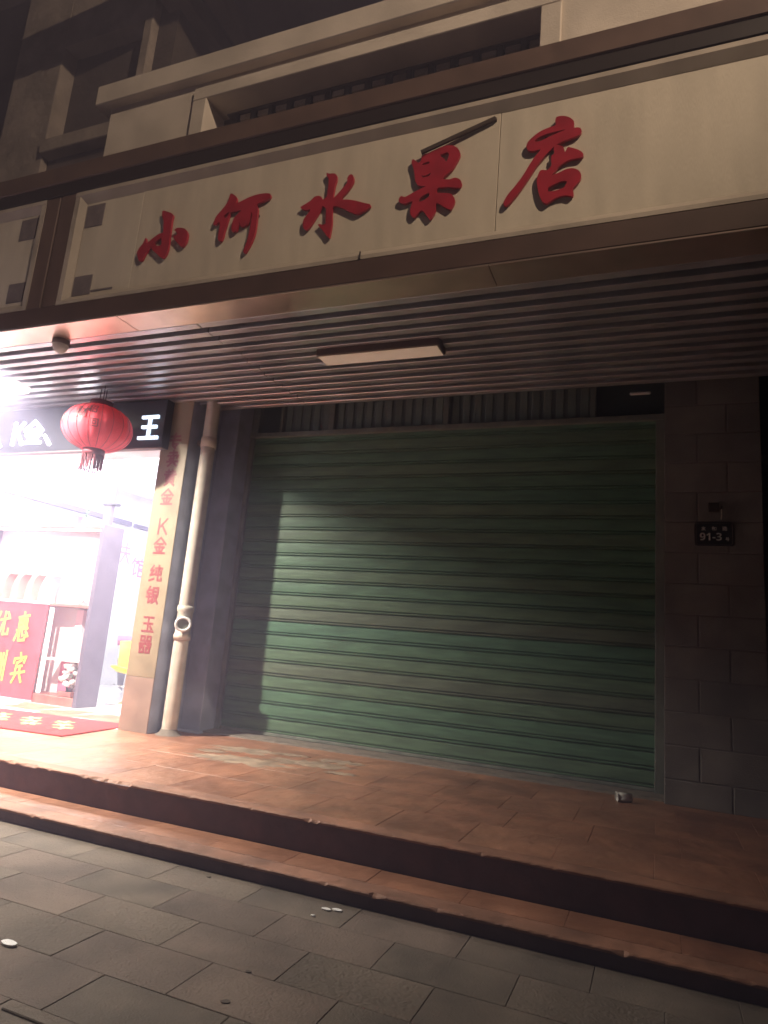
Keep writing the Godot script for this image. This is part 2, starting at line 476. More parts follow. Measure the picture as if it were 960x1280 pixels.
	M.ceiling_glow = glow(Color(0.96, 0.97, 1.0), 2.5)

# ---- outlines of the five brush characters, in millimetres from their lower left corners: the shape, then its holes
const XIAO := [
	[166, 371, 182, 375, 207, 362, 252, 341, 269, 320, 265, 286, 267, 234, 268, 182, 270, 125, 271, 68, 261, 24, 240, 0, 217, 8, 175, 43, 133, 78, 112, 102, 96, 84, 80, 64, 66, 34, 54, 13, 31, 11, 17, 33, 0, 71, 2, 93, 22, 125, 39, 140, 47, 170, 56, 186, 62, 176, 72, 140, 119, 170, 166, 194, 202, 202, 198, 252, 192, 293, 173, 332],
	[140, 126, 168, 147, 194, 157, 203, 130, 203, 104, 177, 101, 156, 112]
]
const XIAO_DOT := [
	[0, 142, 17, 154, 55, 150, 92, 135, 117, 102, 123, 67, 117, 29, 88, 0, 59, 22, 21, 59, 3, 87, 8, 98, 30, 100, 23, 118]
]
const HE := [
	[102, 465, 113, 467, 136, 451, 158, 429, 162, 403, 153, 381, 198, 393, 248, 408, 304, 418, 361, 418, 413, 409, 424, 390, 415, 370, 386, 360, 347, 352, 326, 342, 339, 311, 342, 267, 343, 202, 342, 148, 330, 91, 307, 36, 281, 0, 270, 10, 273, 36, 286, 82, 294, 145, 296, 221, 299, 264, 294, 292, 287, 294, 284, 267, 280, 232, 265, 205, 238, 196, 218, 206, 209, 242, 202, 205, 189, 174, 167, 171, 152, 194, 150, 236, 159, 276, 187, 304, 208, 322, 178, 326, 135, 324, 122, 316, 115, 281, 109, 243, 100, 201, 92, 142, 75, 118, 55, 134, 51, 176, 53, 220, 46, 266, 18, 251, 0, 254, 2, 279, 14, 316, 45, 350, 70, 378, 92, 411, 98, 441],
	[73, 302, 94, 321, 115, 328, 105, 308, 93, 285]
]
const SHUI := [
	[164, 467, 183, 455, 218, 450, 237, 431, 240, 401, 231, 356, 228, 304, 230, 275, 257, 298, 293, 338, 315, 368, 314, 403, 335, 421, 351, 407, 358, 370, 349, 344, 319, 303, 284, 258, 331, 244, 383, 227, 446, 198, 486, 182, 487, 165, 457, 146, 403, 131, 368, 148, 309, 185, 255, 215, 232, 211, 232, 170, 239, 101, 235, 33, 230, 0, 214, 14, 180, 59, 141, 104, 149, 110, 173, 99, 193, 103, 190, 155, 187, 202, 174, 222, 158, 230, 137, 188, 113, 146, 83, 99, 62, 83, 41, 98, 32, 137, 37, 165, 60, 196, 75, 223, 45, 224, 7, 244, 0, 254, 28, 267, 67, 286, 97, 309, 123, 310, 145, 297, 153, 278, 170, 283, 183, 301, 183, 336, 184, 389, 181, 419, 163, 449]
]
const GUO := [
	[62, 422, 73, 422, 109, 389, 121, 406, 124, 439, 172, 448, 222, 464, 272, 471, 308, 463, 340, 440, 358, 405, 358, 381, 341, 341, 314, 297, 262, 254, 308, 239, 337, 243, 368, 226, 381, 197, 371, 174, 342, 178, 291, 193, 236, 196, 233, 167, 253, 160, 294, 152, 324, 138, 344, 108, 345, 81, 330, 46, 321, 40, 290, 62, 258, 87, 235, 99, 232, 43, 218, 16, 205, 0, 183, 25, 157, 63, 142, 65, 125, 47, 106, 29, 87, 43, 77, 72, 81, 115, 87, 138, 62, 135, 31, 133, 0, 155, 1, 174, 13, 188, 35, 176, 68, 188, 118, 208, 163, 224, 132, 231, 107, 248, 93, 278, 86, 318, 75, 363, 62, 396],
	[238, 416, 256, 420, 281, 423, 292, 409, 288, 385, 279, 360, 263, 385, 247, 400],
	[129, 372, 138, 382, 172, 385, 175, 374, 150, 369],
	[132, 303, 147, 294, 173, 300, 188, 308, 179, 288, 140, 286],
	[121, 137, 142, 158, 187, 174, 186, 149, 159, 133, 129, 126]
]
const DIAN := [
	[263, 511, 270, 531, 297, 532, 335, 515, 362, 486, 365, 463, 363, 442, 395, 434, 406, 413, 396, 390, 370, 381, 328, 372, 286, 360, 276, 356, 303, 341, 315, 326, 322, 298, 330, 316, 336, 326, 372, 309, 403, 287, 419, 265, 415, 248, 394, 245, 353, 246, 322, 235, 291, 214, 271, 187, 255, 169, 292, 177, 328, 190, 365, 189, 396, 170, 410, 140, 405, 110, 383, 82, 368, 64, 374, 39, 369, 19, 338, 31, 297, 30, 266, 18, 235, 0, 213, 16, 196, 50, 183, 101, 176, 152, 180, 182, 195, 213, 228, 206, 243, 215, 253, 240, 248, 266, 251, 294, 264, 300, 260, 332, 263, 347, 245, 329, 214, 299, 172, 246, 132, 180, 86, 109, 44, 55, 18, 29, 0, 36, 0, 57, 20, 97, 57, 142, 98, 199, 129, 255, 159, 305, 190, 345, 158, 343, 125, 352, 110, 379, 115, 404, 133, 425, 175, 456, 218, 471, 266, 481],
	[153, 407, 177, 424, 220, 436, 273, 439, 321, 440, 274, 426, 231, 414, 188, 399, 167, 399],
	[239, 96, 273, 111, 309, 121, 336, 116, 331, 96, 321, 80, 285, 72, 243, 71]
]

# ---------------------------------------------------------------- scene

const XL := -8.6     # left and right ends of the canopy
const XR := 2.7
const SOFFIT := 2.95

func _ready() -> void:
	rng.seed = 91
	view_and_light()
	materials()
	ground()
	platform()
	upper_building()
	balcony()
	canopy()
	slatted_ceiling()
	walls()
	shutter()
	transom()
	shop_room()
	fruit_sign()
	neighbour_sign()
	led_sign()
	pipe()
	lamps()
	lantern()
	plaque()
	cabinet()
	shop_things()
	small_things()

func view_and_light() -> void:
	var cam := Camera3D.new()
	cam.name = "camera"
	cam.fov = 74.17
	cam.near = 0.05
	cam.far = 400.0
	cam.transform = Transform3D(Basis(Vector3(0.92676, 0.08203, -0.36658), Vector3(-0.00262, 0.97725, 0.21207), Vector3(0.37564, -0.19558, 0.90590)).orthonormalized(), Vector3(0, 0.8706, 5.5))
	add_child(cam)
	cam.current = true
	var sky := ProceduralSkyMaterial.new()
	sky.sky_top_color = Color(0.20, 0.16, 0.14)
	sky.sky_horizon_color = Color(0.30, 0.23, 0.19)
	sky.sky_curve = 0.15
	sky.ground_bottom_color = Color(0.12, 0.10, 0.09)
	sky.ground_horizon_color = Color(0.28, 0.22, 0.18)
	sky.sun_angle_max = 0.0
	var e := Environment.new()
	e.background_mode = Environment.BG_SKY
	e.sky = Sky.new()
	e.sky.sky_material = sky
	e.background_energy_multiplier = 0.35
	e.tonemap_mode = Environment.TONE_MAPPER_LINEAR
	e.tonemap_exposure = 1.0
	e.sdfgi_enabled = true
	e.ssao_enabled = true
	e.ssil_enabled = true
	e.fog_enabled = GLARE_HAZE > 0.0
	e.fog_density = GLARE_HAZE
	e.fog_light_color = Color(0.80, 0.79, 0.95)
	var w := WorldEnvironment.new()
	w.name = "environment"
	w.environment = e
	add_child(w)

const GLARE_HAZE := 0.046  # haze added to stand in for lens glare

func area_light(called: String, at: Vector3, size: Vector2, energy: float, c: Color, parent: Node = self, tilt := 0.0) -> void:
	var l := AreaLight3D.new()
	l.name = called
	l.area_size = size
	l.area_normalize_energy = true
	l.light_energy = energy
	l.light_color = c
	l.shadow_enabled = true
	parent.add_child(l)
	l.global_position = at
	l.global_basis = Basis(Vector3.BACK, tilt) * Basis(Vector3.RIGHT, -PI / 2)

# ---- ground

func ground() -> void:
	var g := structure("ground")
	var st := mb()
	quad(st, Vector3(-150, -0.26, -150), Vector3(150, -0.26, -150), Vector3(150, -0.26, 150), Vector3(-150, -0.26, 150), Vector3.UP)
	part("ground_sheet", st, M.asphalt, g)
	var p := structure("pavement")
	st = mb()
	bx(st, Vector3(-8.6, -0.5, 2.3), Vector3(3.2, -0.2242, 7.6))
	part("bedding", st, M.joint, p)
	var shapes: Array[Mesh] = []
	for k in 3:
		st = mb()
		var e := 0.001 + 0.0004 * k
		box_at(st, Transform3D.IDENTITY, Vector3(0.2356, 0.02, 0.1241), e)
		shapes.append(done(st))
	for row in 10:
		var z := 2.68 + 0.25 * row
		if row == 5 or row == 6:
			continue
		for k in 22:
			var x := -7.6 + 0.473 * k + (0.0 if row % 2 == 0 else 0.236) + 0.055
			if x > 2.6 or (row > 6 and (x > 1.5 or x < -4.0)):
				continue
			var at := Vector3(x, -0.242 + rng.randf_range(-0.0005, 0.0005), z)
			put("paving_slab", shapes[rng.randi() % 3], M["paving%d" % (rng.randi() % 5)], p, at, Vector3(rng.randf_range(-0.002, 0.002), rng.randf_range(-0.001, 0.001), rng.randf_range(-0.001, 0.001)))
	# trodden-in gum and dirt
	for k in 9:
		st = mb()
		var outer := PackedVector2Array()
		for i in 9:
			var a := TAU * i / 9.0
			outer.append(Vector2(cos(a), sin(a) * 0.8) * rng.randf_range(0.007, 0.013) * (1.0 + 0.5 * float(k % 3)))
		slab(st, outer, [], 0.0, 0.0022)
		part("gum_spot", st, M.joint if k % 4 else M.cement, p, Vector3(rng.randf_range(-3.2, 0.8), -0.2213, rng.randf_range(2.62, 3.75)), Vector3(-PI / 2, 0, 0))
	# narrow cut row against the step
	for k in 24:
		var x := -7.5 + 0.43 * k
		st = mb()
		box_at(st, Transform3D.IDENTITY, Vector3(0.212, 0.02, 0.012), 0.002)
		if k % 24 < 24:
			part("paving_strip", st, M["paving%d" % (k % 5)], p, Vector3(x, -0.243, 2.545))
	# ribbed guiding tiles for the blind
	st = mb()
	box_at(st, Transform3D.IDENTITY, Vector3(0.1465, 0.02, 0.1465), 0.002)
	for k in 4:
		bx(st, Vector3(-0.125, 0.019, -0.125 + 0.07 * k), Vector3(0.125, 0.026, -0.09 + 0.07 * k), 0.003)
	var tact := done(st)
	for k in 26:
		for r in 2:
			put("guiding_tile", tact, M["paving%d" % ((k + r) % 2 + 1)], p, Vector3(-4.57 + 0.297 * k, -0.242, 3.95 + 0.297 * r))

func chipped_edge(st: SurfaceTool, x0: float, x1: float, top: float, bottom: float, front: float, back: float) -> void:
	# the worn nosing of a step: a strip whose upper front corner is knocked off here and there
	var n := int((x1 - x0) / 0.016)
	var f := FastNoiseLite.new()
	f.seed = int(top * 100.0) + 7
	f.frequency = 1.1
	f.fractal_octaves = 4
	var was: Array[Vector3] = []
	for i in n + 1:
		var x := lerpf(x0, x1, float(i) / n)
		var v := f.get_noise_1d(x * 3.0)
		var c := 0.004 + maxf(0.0, v - 0.24) * 0.08 + absf(f.get_noise_1d(x * 22.0 + 50.0)) * 0.007
		var row: Array[Vector3] = [Vector3(x, top, back), Vector3(x, top, front - c * 1.3), Vector3(x, top - c * 0.55, front - c * 0.35), Vector3(x, top - c, front), Vector3(x, bottom, front)]
		if i > 0:
			for j in 4:
				var out := Vector3(0, 1, 0.01) if j == 0 else Vector3(0, 1, 1) if j < 3 else Vector3(0, 0, 1)
				quad(st, was[j], row[j], row[j + 1], was[j + 1], out)
		was = row

func platform() -> void:
	var p := structure("platform")
	var st := mb()
	bx(st, Vector3(-8.6, -0.5, -0.3), Vector3(3.2, -0.0045, 2.13))
	part("bed", st, M.grout, p)
	st = mb()
	bx(st, Vector3(-8.6, -0.5, 2.13), Vector3(3.2, -0.1605, 2.43))
	part("step_bed", st, M.grout, p)
	# front strips of the two steps
	st = mb()
	chipped_edge(st, -8.6, 3.2, 0.0, -0.014, 2.245, 2.13)
	part("worn_edge", st, M.edge, p)
	st = mb()
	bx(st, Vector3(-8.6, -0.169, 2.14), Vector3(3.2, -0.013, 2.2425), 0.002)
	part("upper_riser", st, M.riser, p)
	st = mb()
	chipped_edge(st, -8.6, 3.2, -0.156, -0.170, 2.57, 2.452)
	part("worn_edge", st, M.edge, p)
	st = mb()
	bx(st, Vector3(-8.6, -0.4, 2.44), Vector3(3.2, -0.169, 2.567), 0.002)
	part("lower_riser", st, M.riser, p)
	# treads
	var shapes: Array[Mesh] = []
	for k in 3:
		st = mb()
		box_at(st, Transform3D.IDENTITY, Vector3(0.2142, 0.012, 0.2142), 0.0009 + 0.0005 * k)
		shapes.append(done(st))
	for r in 5:
		var z := 2.127 - 0.215 - 0.43 * r
		for k in 27:
			var x := -8.4 + 0.43 * k + (0.0 if r % 2 == 0 else 0.12)
			if x < -7.4 and r > 2:
				continue
			put("floor_tile", shapes[rng.randi() % 3], M["tile%d" % (rng.randi() % 4)], p, Vector3(x, -0.0125 + rng.randf_range(-0.0007, 0.0), z), Vector3(rng.randf_range(-0.0015, 0.0015), rng.randf_range(-0.001, 0.001), rng.randf_range(-0.0015, 0.0015)))
	st = mb()
	box_at(st, Transform3D.IDENTITY, Vector3(0.2142, 0.012, 0.1), 0.001)
	var narrow := done(st)
	for k in 27:
		put("step_tile", narrow, M["tile%d" % (rng.randi() % 4)], p, Vector3(-8.3 + 0.43 * k, -0.1685 + rng.randf_range(-0.001, 0.001), 2.347), Vector3(0, rng.randf_range(-0.002, 0.002), 0))
	# threshold under the shutter and a cement repair on the tiles
	st = mb()
	sweep_x(st, [Vector2(-0.2, 0.022), Vector2(0.07, 0.02), Vector2(0.20, 0.012), Vector2(0.215, -0.01)], -3.8, 0.1, false, 60)
	part("threshold", st, M.sill, p)
	var f := FastNoiseLite.new()
	f.seed = 5
	f.frequency = 1.3
	var k := 0
	for c: Array in [[-2.75, 1.12, 0.34, 0.13], [-2.35, 0.86, 0.32, 0.12], [-2.98, 0.72, 0.24, 0.12], [-2.2, 0.6, 0.16, 0.09], [-3.12, 0.95, 0.1, 0.06], [-2.02, 1.02, 0.11, 0.05], [-2.62, 0.62, 0.13, 0.05]]:
		st = mb()
		var outer := PackedVector2Array()
		for i in 64:
			var a := TAU * i / 64.0
			var s := 1.0 + 0.75 * f.get_noise_2d(cos(a) * 1.9 + c[0] * 9.0, sin(a) * 1.9) + 0.5 * f.get_noise_2d(cos(a) * 9.0, sin(a) * 9.0 + c[1] * 5.0)
			outer.append(Vector2(cos(a) * c[2] * s, sin(a) * c[3] * s))
		slab(st, outer, [], 0.0, 0.0016 + 0.0003 * k)
		k += 1
		part("cement_patch", st, M.cement, p, Vector3(c[0], -0.0015, c[1]), Vector3(-PI / 2, 0.12, 0))

# ---- the building above

func upper_building() -> void:
	var b := thing("building", "dark plain building rising behind the balcony, its left bay open and in shadow", "building")
	var st := mb()
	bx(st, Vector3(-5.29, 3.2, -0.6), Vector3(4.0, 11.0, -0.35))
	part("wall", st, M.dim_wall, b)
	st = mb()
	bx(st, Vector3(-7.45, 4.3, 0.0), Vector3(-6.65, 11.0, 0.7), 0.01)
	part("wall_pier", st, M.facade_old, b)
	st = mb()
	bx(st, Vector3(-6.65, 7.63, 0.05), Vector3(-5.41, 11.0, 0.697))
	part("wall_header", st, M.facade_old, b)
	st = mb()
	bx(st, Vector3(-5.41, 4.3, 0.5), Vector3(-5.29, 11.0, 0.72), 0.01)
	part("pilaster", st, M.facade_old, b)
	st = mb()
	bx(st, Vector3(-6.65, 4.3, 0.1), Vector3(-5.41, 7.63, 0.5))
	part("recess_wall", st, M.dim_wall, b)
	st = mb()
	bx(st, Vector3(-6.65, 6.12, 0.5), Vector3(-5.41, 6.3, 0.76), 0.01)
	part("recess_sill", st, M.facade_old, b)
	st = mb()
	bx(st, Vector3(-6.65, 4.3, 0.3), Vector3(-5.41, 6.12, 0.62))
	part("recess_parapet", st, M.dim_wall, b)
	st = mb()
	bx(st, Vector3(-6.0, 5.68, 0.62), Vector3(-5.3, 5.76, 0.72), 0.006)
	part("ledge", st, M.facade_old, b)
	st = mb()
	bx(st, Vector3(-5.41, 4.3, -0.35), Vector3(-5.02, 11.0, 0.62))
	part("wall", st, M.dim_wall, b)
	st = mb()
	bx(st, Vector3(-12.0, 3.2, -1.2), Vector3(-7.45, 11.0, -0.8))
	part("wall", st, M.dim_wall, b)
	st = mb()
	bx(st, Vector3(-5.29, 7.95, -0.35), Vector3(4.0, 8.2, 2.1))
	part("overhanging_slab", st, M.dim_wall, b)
	for x: Array in [[-5.18, -4.86], [-4.68, -4.5]]:
		st = mb()
		bx(st, Vector3(x[0], 7.72, -0.35), Vector3(x[1], 7.95, 1.9), 0.01)
		part("ceiling_beam", st, M.beam, b)

func balcony() -> void:
	var b := thing("balcony", "pale rendered balcony parapet with a long framed opening, above the canopy", "balcony")
	var st := mb()
	bx(st, Vector3(-4.405, 5.125, 1.6), Vector3(3.4, 5.315, 1.955), 0.008)
	part("coping", st, M.facade, b)
	st = mb()
	bx(st, Vector3(-4.29, 5.02, 1.62), Vector3(3.4, 5.125, 1.88))
	part("coping_neck", st, M.facade, b)
	st = mb()
	bx(st, Vector3(-4.27, 4.2, 1.65), Vector3(-3.39, 5.02, 1.9), 0.006)
	part("parapet_panel", st, M.facade, b)
	st = mb()
	bx(st, Vector3(-0.575, 4.2, 1.65), Vector3(3.4, 5.02, 1.9), 0.006)
	part("parapet_panel", st, M.facade, b)
	st = mb()
	bx(st, Vector3(-3.39, 4.2, 1.68), Vector3(-3.26, 4.93, 1.925), 0.006)
	part("opening_jamb", st, M.facade, b)
	st = mb()
	bx(st, Vector3(-0.70, 4.2, 1.68), Vector3(-0.57, 4.93, 1.925), 0.006)
	part("opening_jamb", st, M.facade, b)
	st = mb()
	bx(st, Vector3(-3.39, 4.93, 1.67), Vector3(-0.57, 5.045, 1.925), 0.006)
	part("opening_lintel", st, M.facade, b)
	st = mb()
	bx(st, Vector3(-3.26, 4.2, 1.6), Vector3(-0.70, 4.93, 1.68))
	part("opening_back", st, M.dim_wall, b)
	st = mb()
	bx(st, Vector3(-3.2, 4.918, 1.68), Vector3(-0.72, 4.93, 1.735), 0.002)
	part("vent_rail", st, M.dim_wall, b)
	for k in 15:
		var x := -3.12 + 0.163 * k
		st = mb()
		bx(st, Vector3(x - 0.022, 4.80, 1.68), Vector3(x + 0.022, 4.918, 1.73), 0.003)
		part("vent_tooth", st, M.dark, b)
		st = mb()
		bx(st, Vector3(x + 0.032, 4.865, 1.68), Vector3(x + 0.132, 4.912, 1.712), 0.003)
		part("vent_block", st, M.facade if k < 7 else M.facade_old, b)  # brighter left end and dimmer right end put into the block colour

# ---- canopy with its sign boxes

func canopy() -> void:
	var c := thing("canopy", "dark brown metal canopy over both shopfronts, carrying the sign boxes", "canopy")
	var st := mb()
	bx(st, Vector3(XL, 4.128, 2.13), Vector3(XR, 4.275, 2.262), 0.006)
	part("top_fascia", st, M.brown_metal, c)
	st = mb()
	bx(st, Vector3(XL, 4.025, 2.13), Vector3(XR, 4.128, 2.250), 0.003)
	part("dark_band", st, M.band, c)
	st = mb()
	bx(st, Vector3(XL, 4.06, -0.3), Vector3(XR, 4.2, 2.13))
	part("roof_slab", st, M.brown, c)
	st = mb()
	bx(st, Vector3(XL, 3.1, 2.02), Vector3(XR, 4.06, 2.085))
	part("sign_backing", st, M.brown, c)
	st = mb()
	bx(st, Vector3(XL, 2.958, 2.02), Vector3(XR, 3.1, 2.242), 0.004)
	part("bottom_fascia", st, M.brown, c)
	for x: Array in [[-4.36, -4.222], [-4.208, -4.06]]:
		st = mb()
		bx(st, Vector3(x[0], 3.1, 2.085), Vector3(x[1], 4.025, 2.238), 0.005)
		part("post_cover", st, M.brown_metal, c)
	var xs: Array[float] = [XL, -6.03, -3.46, -0.86, 1.74, XR]
	for k in xs.size() - 1:
		st = mb()
		bx(st, Vector3(xs[k] + 0.002, 2.946, 2.018), Vector3(xs[k + 1] - 0.002, 2.958, 2.24), 0.002)
		part("soffit_panel", st, M.soffit, c)

func slatted_ceiling() -> void:
	var c := thing("slatted_ceiling", "ceiling of long metal slats under the canopy, running along the shopfronts", "ceiling")
	var st := mb()
	bx(st, Vector3(XL, 3.1, 0.29), Vector3(XR, 3.14, 2.02))
	part("ceiling_back", st, M.void, c)
	for k in 14:
		var z := 1.972 - 0.127 * k
		if z < 0.33:
			continue
		var xs: Array[float] = [XL, -5.95, -2.95 + rng.randf_range(-0.02, 0.02), 1.3, XR]
		for j in xs.size() - 1:
			st = mb()
			bx(st, Vector3(xs[j] + 0.003, SOFFIT, z - 0.031), Vector3(xs[j + 1] - 0.003, SOFFIT + 0.055, z + 0.031), 0.003)
			part("slat", st, M.slat, c, Vector3(0, rng.randf_range(-0.002, 0.003), 0))

# ---- walls

func walls() -> void:
	var p := thing("pillar", "square pillar between the two shops, its face covered by a yellow lettered panel", "pillar")
	var st := mb()
	bx(st, Vector3(-4.28, -0.02, -4.2), Vector3(-3.98, 3.1, 0.684), 0.006)
	part("shaft", st, M.pillar_side, p)
	st = mb()
	bx(st, Vector3(-4.283, -0.005, 0.684), Vector3(-3.977, 0.449, 0.692), 0.002)
	part("face_panel", st, M.pillar, p)
	st = mb()
	bx(st, Vector3(-4.283, 0.452, 0.684), Vector3(-3.977, 3.08, 0.692), 0.002)
	part("face_panel", st, M.poster, p)
	var rows := [["专", 2.572], ["卖", 2.406], ["黄", 2.224], ["金", 2.044], ["K", 1.771], ["金", 1.596], ["纯", 1.345], ["银", 1.154], ["玉", 0.903], ["器", 0.73]]
	for r: Array in rows:
		part("character", written(r[0], Vector2(0.142, 0.156), 0.0205, 0.0008), M.poster_red, p, Vector3(-4.125, r[1], 0.692))
	var n := thing("side_wall", "grey rendered wall return behind the drain pipe, left of the green shutter", "wall")
	st = mb()
	bx(st, Vector3(-3.98, -0.02, -0.2), Vector3(-3.77, 3.3, 0.25), 0.006)
	part("return", st, M.pillar_side, n)
	st = mb()
	bx(st, Vector3(-3.98, -0.012, 0.25), Vector3(-3.72, 0.015, 0.33), 0.006)
	part("plinth", st, M.pillar_side, n)
	# scored block wall right of the shutter
	var w := thing("block_wall", "dim grey wall of scored blocks to the right of the shutter", "wall")
	st = mb()
	bx(st, Vector3(0.045, -0.02, -0.25), Vector3(0.668, 3.3, 0.2765))
	part("wall_core", st, M.wall_joint, w)
	var k := 0
	for row in 15:
		var y0 := -0.055 + 0.2205 * row
		var cuts: Array = [0.045, 0.26, 0.668] if row % 2 == 1 else [0.045, 0.455, 0.668]
		for j in 2:
			st = mb()
			bx(st, Vector3(cuts[j] + (0.004 if j > 0 else -0.004), maxf(y0, -0.005) + 0.003, 0.264), Vector3(cuts[j + 1] - 0.004 + (0.008 if j == 1 else 0.0), minf(y0 + 0.2175, 3.3), 0.28 + rng.randf_range(-0.001, 0.0015)), 0.004)
			part("block", st, M["block%d" % (rng.randi() % 3)], w)
			k += 1
	var s := thing("side_shopfront", "dark blue window and shutter of the next shop, cut off at the right edge", "shopfront")
	st = mb()
	bx(st, Vector3(0.68, 2.47, -0.05), Vector3(2.7, 3.2, 0.05))
	part("window", st, M.blue_dark, s)
	st = mb()
	bx(st, Vector3(0.68, 2.42, -0.05), Vector3(2.7, 2.47, 0.1), 0.006)
	part("rail", st, M.rail, s)
	st = mb()
	for i in 20:
		sweep_x(st, [Vector2(-0.01, 0.1235 * i), Vector2(0.02, 0.1235 * i + 0.02), Vector2(0.02, 0.1235 * i + 0.11), Vector2(-0.01, 0.1235 * i + 0.1235)], 0.68, 2.7)
	part("shutter", st, M.dim_wall, s)
	st = mb()
	bx(st, Vector3(0.66, -0.3, -0.4), Vector3(2.8, 3.2, -0.1))
	part("wall", st, M.dark, s)

# ---- the closed shop

func shutter() -> void:
	var s := thing("roller_shutter", "closed green roller shutter of horizontal metal slats, dusty and faded", "shutter")
	var h := 0.1226
	var section := [Vector2(-0.014, h), Vector2(-0.014, h - 0.003), Vector2(0.0, h - 0.007), Vector2(0.0015, h * 0.72), Vector2(0.002, h * 0.45), Vector2(0.001, 0.0300), Vector2(-0.013, 0.0265), Vector2(-0.013, 0.0205), Vector2(0.003, 0.0175), Vector2(0.003, 0.0085), Vector2(-0.014, 0.0045), Vector2(-0.014, 0.0)]
	var shapes: Array[Mesh] = []
	for k in 3:
		var st := mb()
		sweep_x(st, section, -3.73, 0.035, false, 4)
		shapes.append(done(st))
	var tone := [1, 0, 0, 1, 2, 1, 0, 3, 2, 1, 0, 1, 0, 0, 1, 0, 1, 3, 0, 1, 0, 1, 0]
	for k in 23:
		put("shutter_slat", shapes[k % 3], M["green%d" % tone[k]], s, Vector3(0, 0.045 + h * k, rng.randf_range(-0.0015, 0.0015)), Vector3(rng.randf_range(-0.008, 0.008), 0, 0))
	var st := mb()
	bx(st, Vector3(-3.73, 0.022, -0.012), Vector3(0.035, 0.047, 0.012), 0.003)
	part("bottom_bar", st, M.rail, s)
	st = mb()
	bx(st, Vector3(-3.77, 0.01, -0.03), Vector3(-3.722, 2.8, 0.035), 0.004)
	part("guide_rail", st, M.rail, s)
	st = mb()
	bx(st, Vector3(-0.022, 0.01, -0.03), Vector3(0.045, 2.8, 0.035), 0.004)
	part("guide_rail", st, M.rail, s)
	st = mb()
	bx(st, Vector3(-3.8, 0.0, -0.2), Vector3(0.1, 3.3, -0.04))
	part("backing", st, M.dark, s)

func transom() -> void:
	var t := thing("transom", "band of upright metal strips above the green shutter, dark panes at both ends", "transom")
	var st := mb()
	bx(st, Vector3(-3.77, 2.80, -0.03), Vector3(0.045, 2.845, 0.045), 0.004)
	part("rail", st, M.rail, t)
	for x: Array in [[-2.918, -2.858], [-1.78, -1.728], [-0.52, -0.477], [-3.45, -3.42]]:
		st = mb()
		bx(st, Vector3(x[0], 2.845, -0.03), Vector3(x[1], 3.25, 0.03), 0.004)
		part("mullion", st, M.rail, t)
	st = mb()
	bx(st, Vector3(-3.77, 2.845, -0.04), Vector3(-3.69, 3.25, 0.028), 0.004)
	part("mullion", st, M.rail, t)
	st = mb()
	bx(st, Vector3(-3.43, 2.845, -0.04), Vector3(-0.5, 3.25, -0.025))
	part("back_sheet", st, M.back, t)
	for seg: Array in [[-3.42, -2.918], [-2.858, -1.78], [-1.728, -0.52]]:
		var n := int(round((seg[1] - seg[0]) / 0.1))
		for k in n:
			var x := lerpf(seg[0], seg[1], (k + 0.5) / n)
			st = mb()
			bx(st, Vector3(x - 0.034, 2.847, -0.025), Vector3(x + 0.034, 3.25, -0.012), 0.006)
			part("strip", st, M.strip, t)
	for x: Array in [[-3.69, -3.45], [-0.477, 0.045]]:
		st = mb()
		bx(st, Vector3(x[0], 2.845, -0.035), Vector3(x[1], 3.25, -0.028))
		part("pane", st, M.glass_dark, t)
	st = mb()
	bx(st, Vector3(-0.22, 3.035, -0.027), Vector3(-0.06, 3.065, -0.005), 0.01)
	part("pale_strip", st, M.white, t)  # short white strip across the right dark pane

# ---- the lit shop

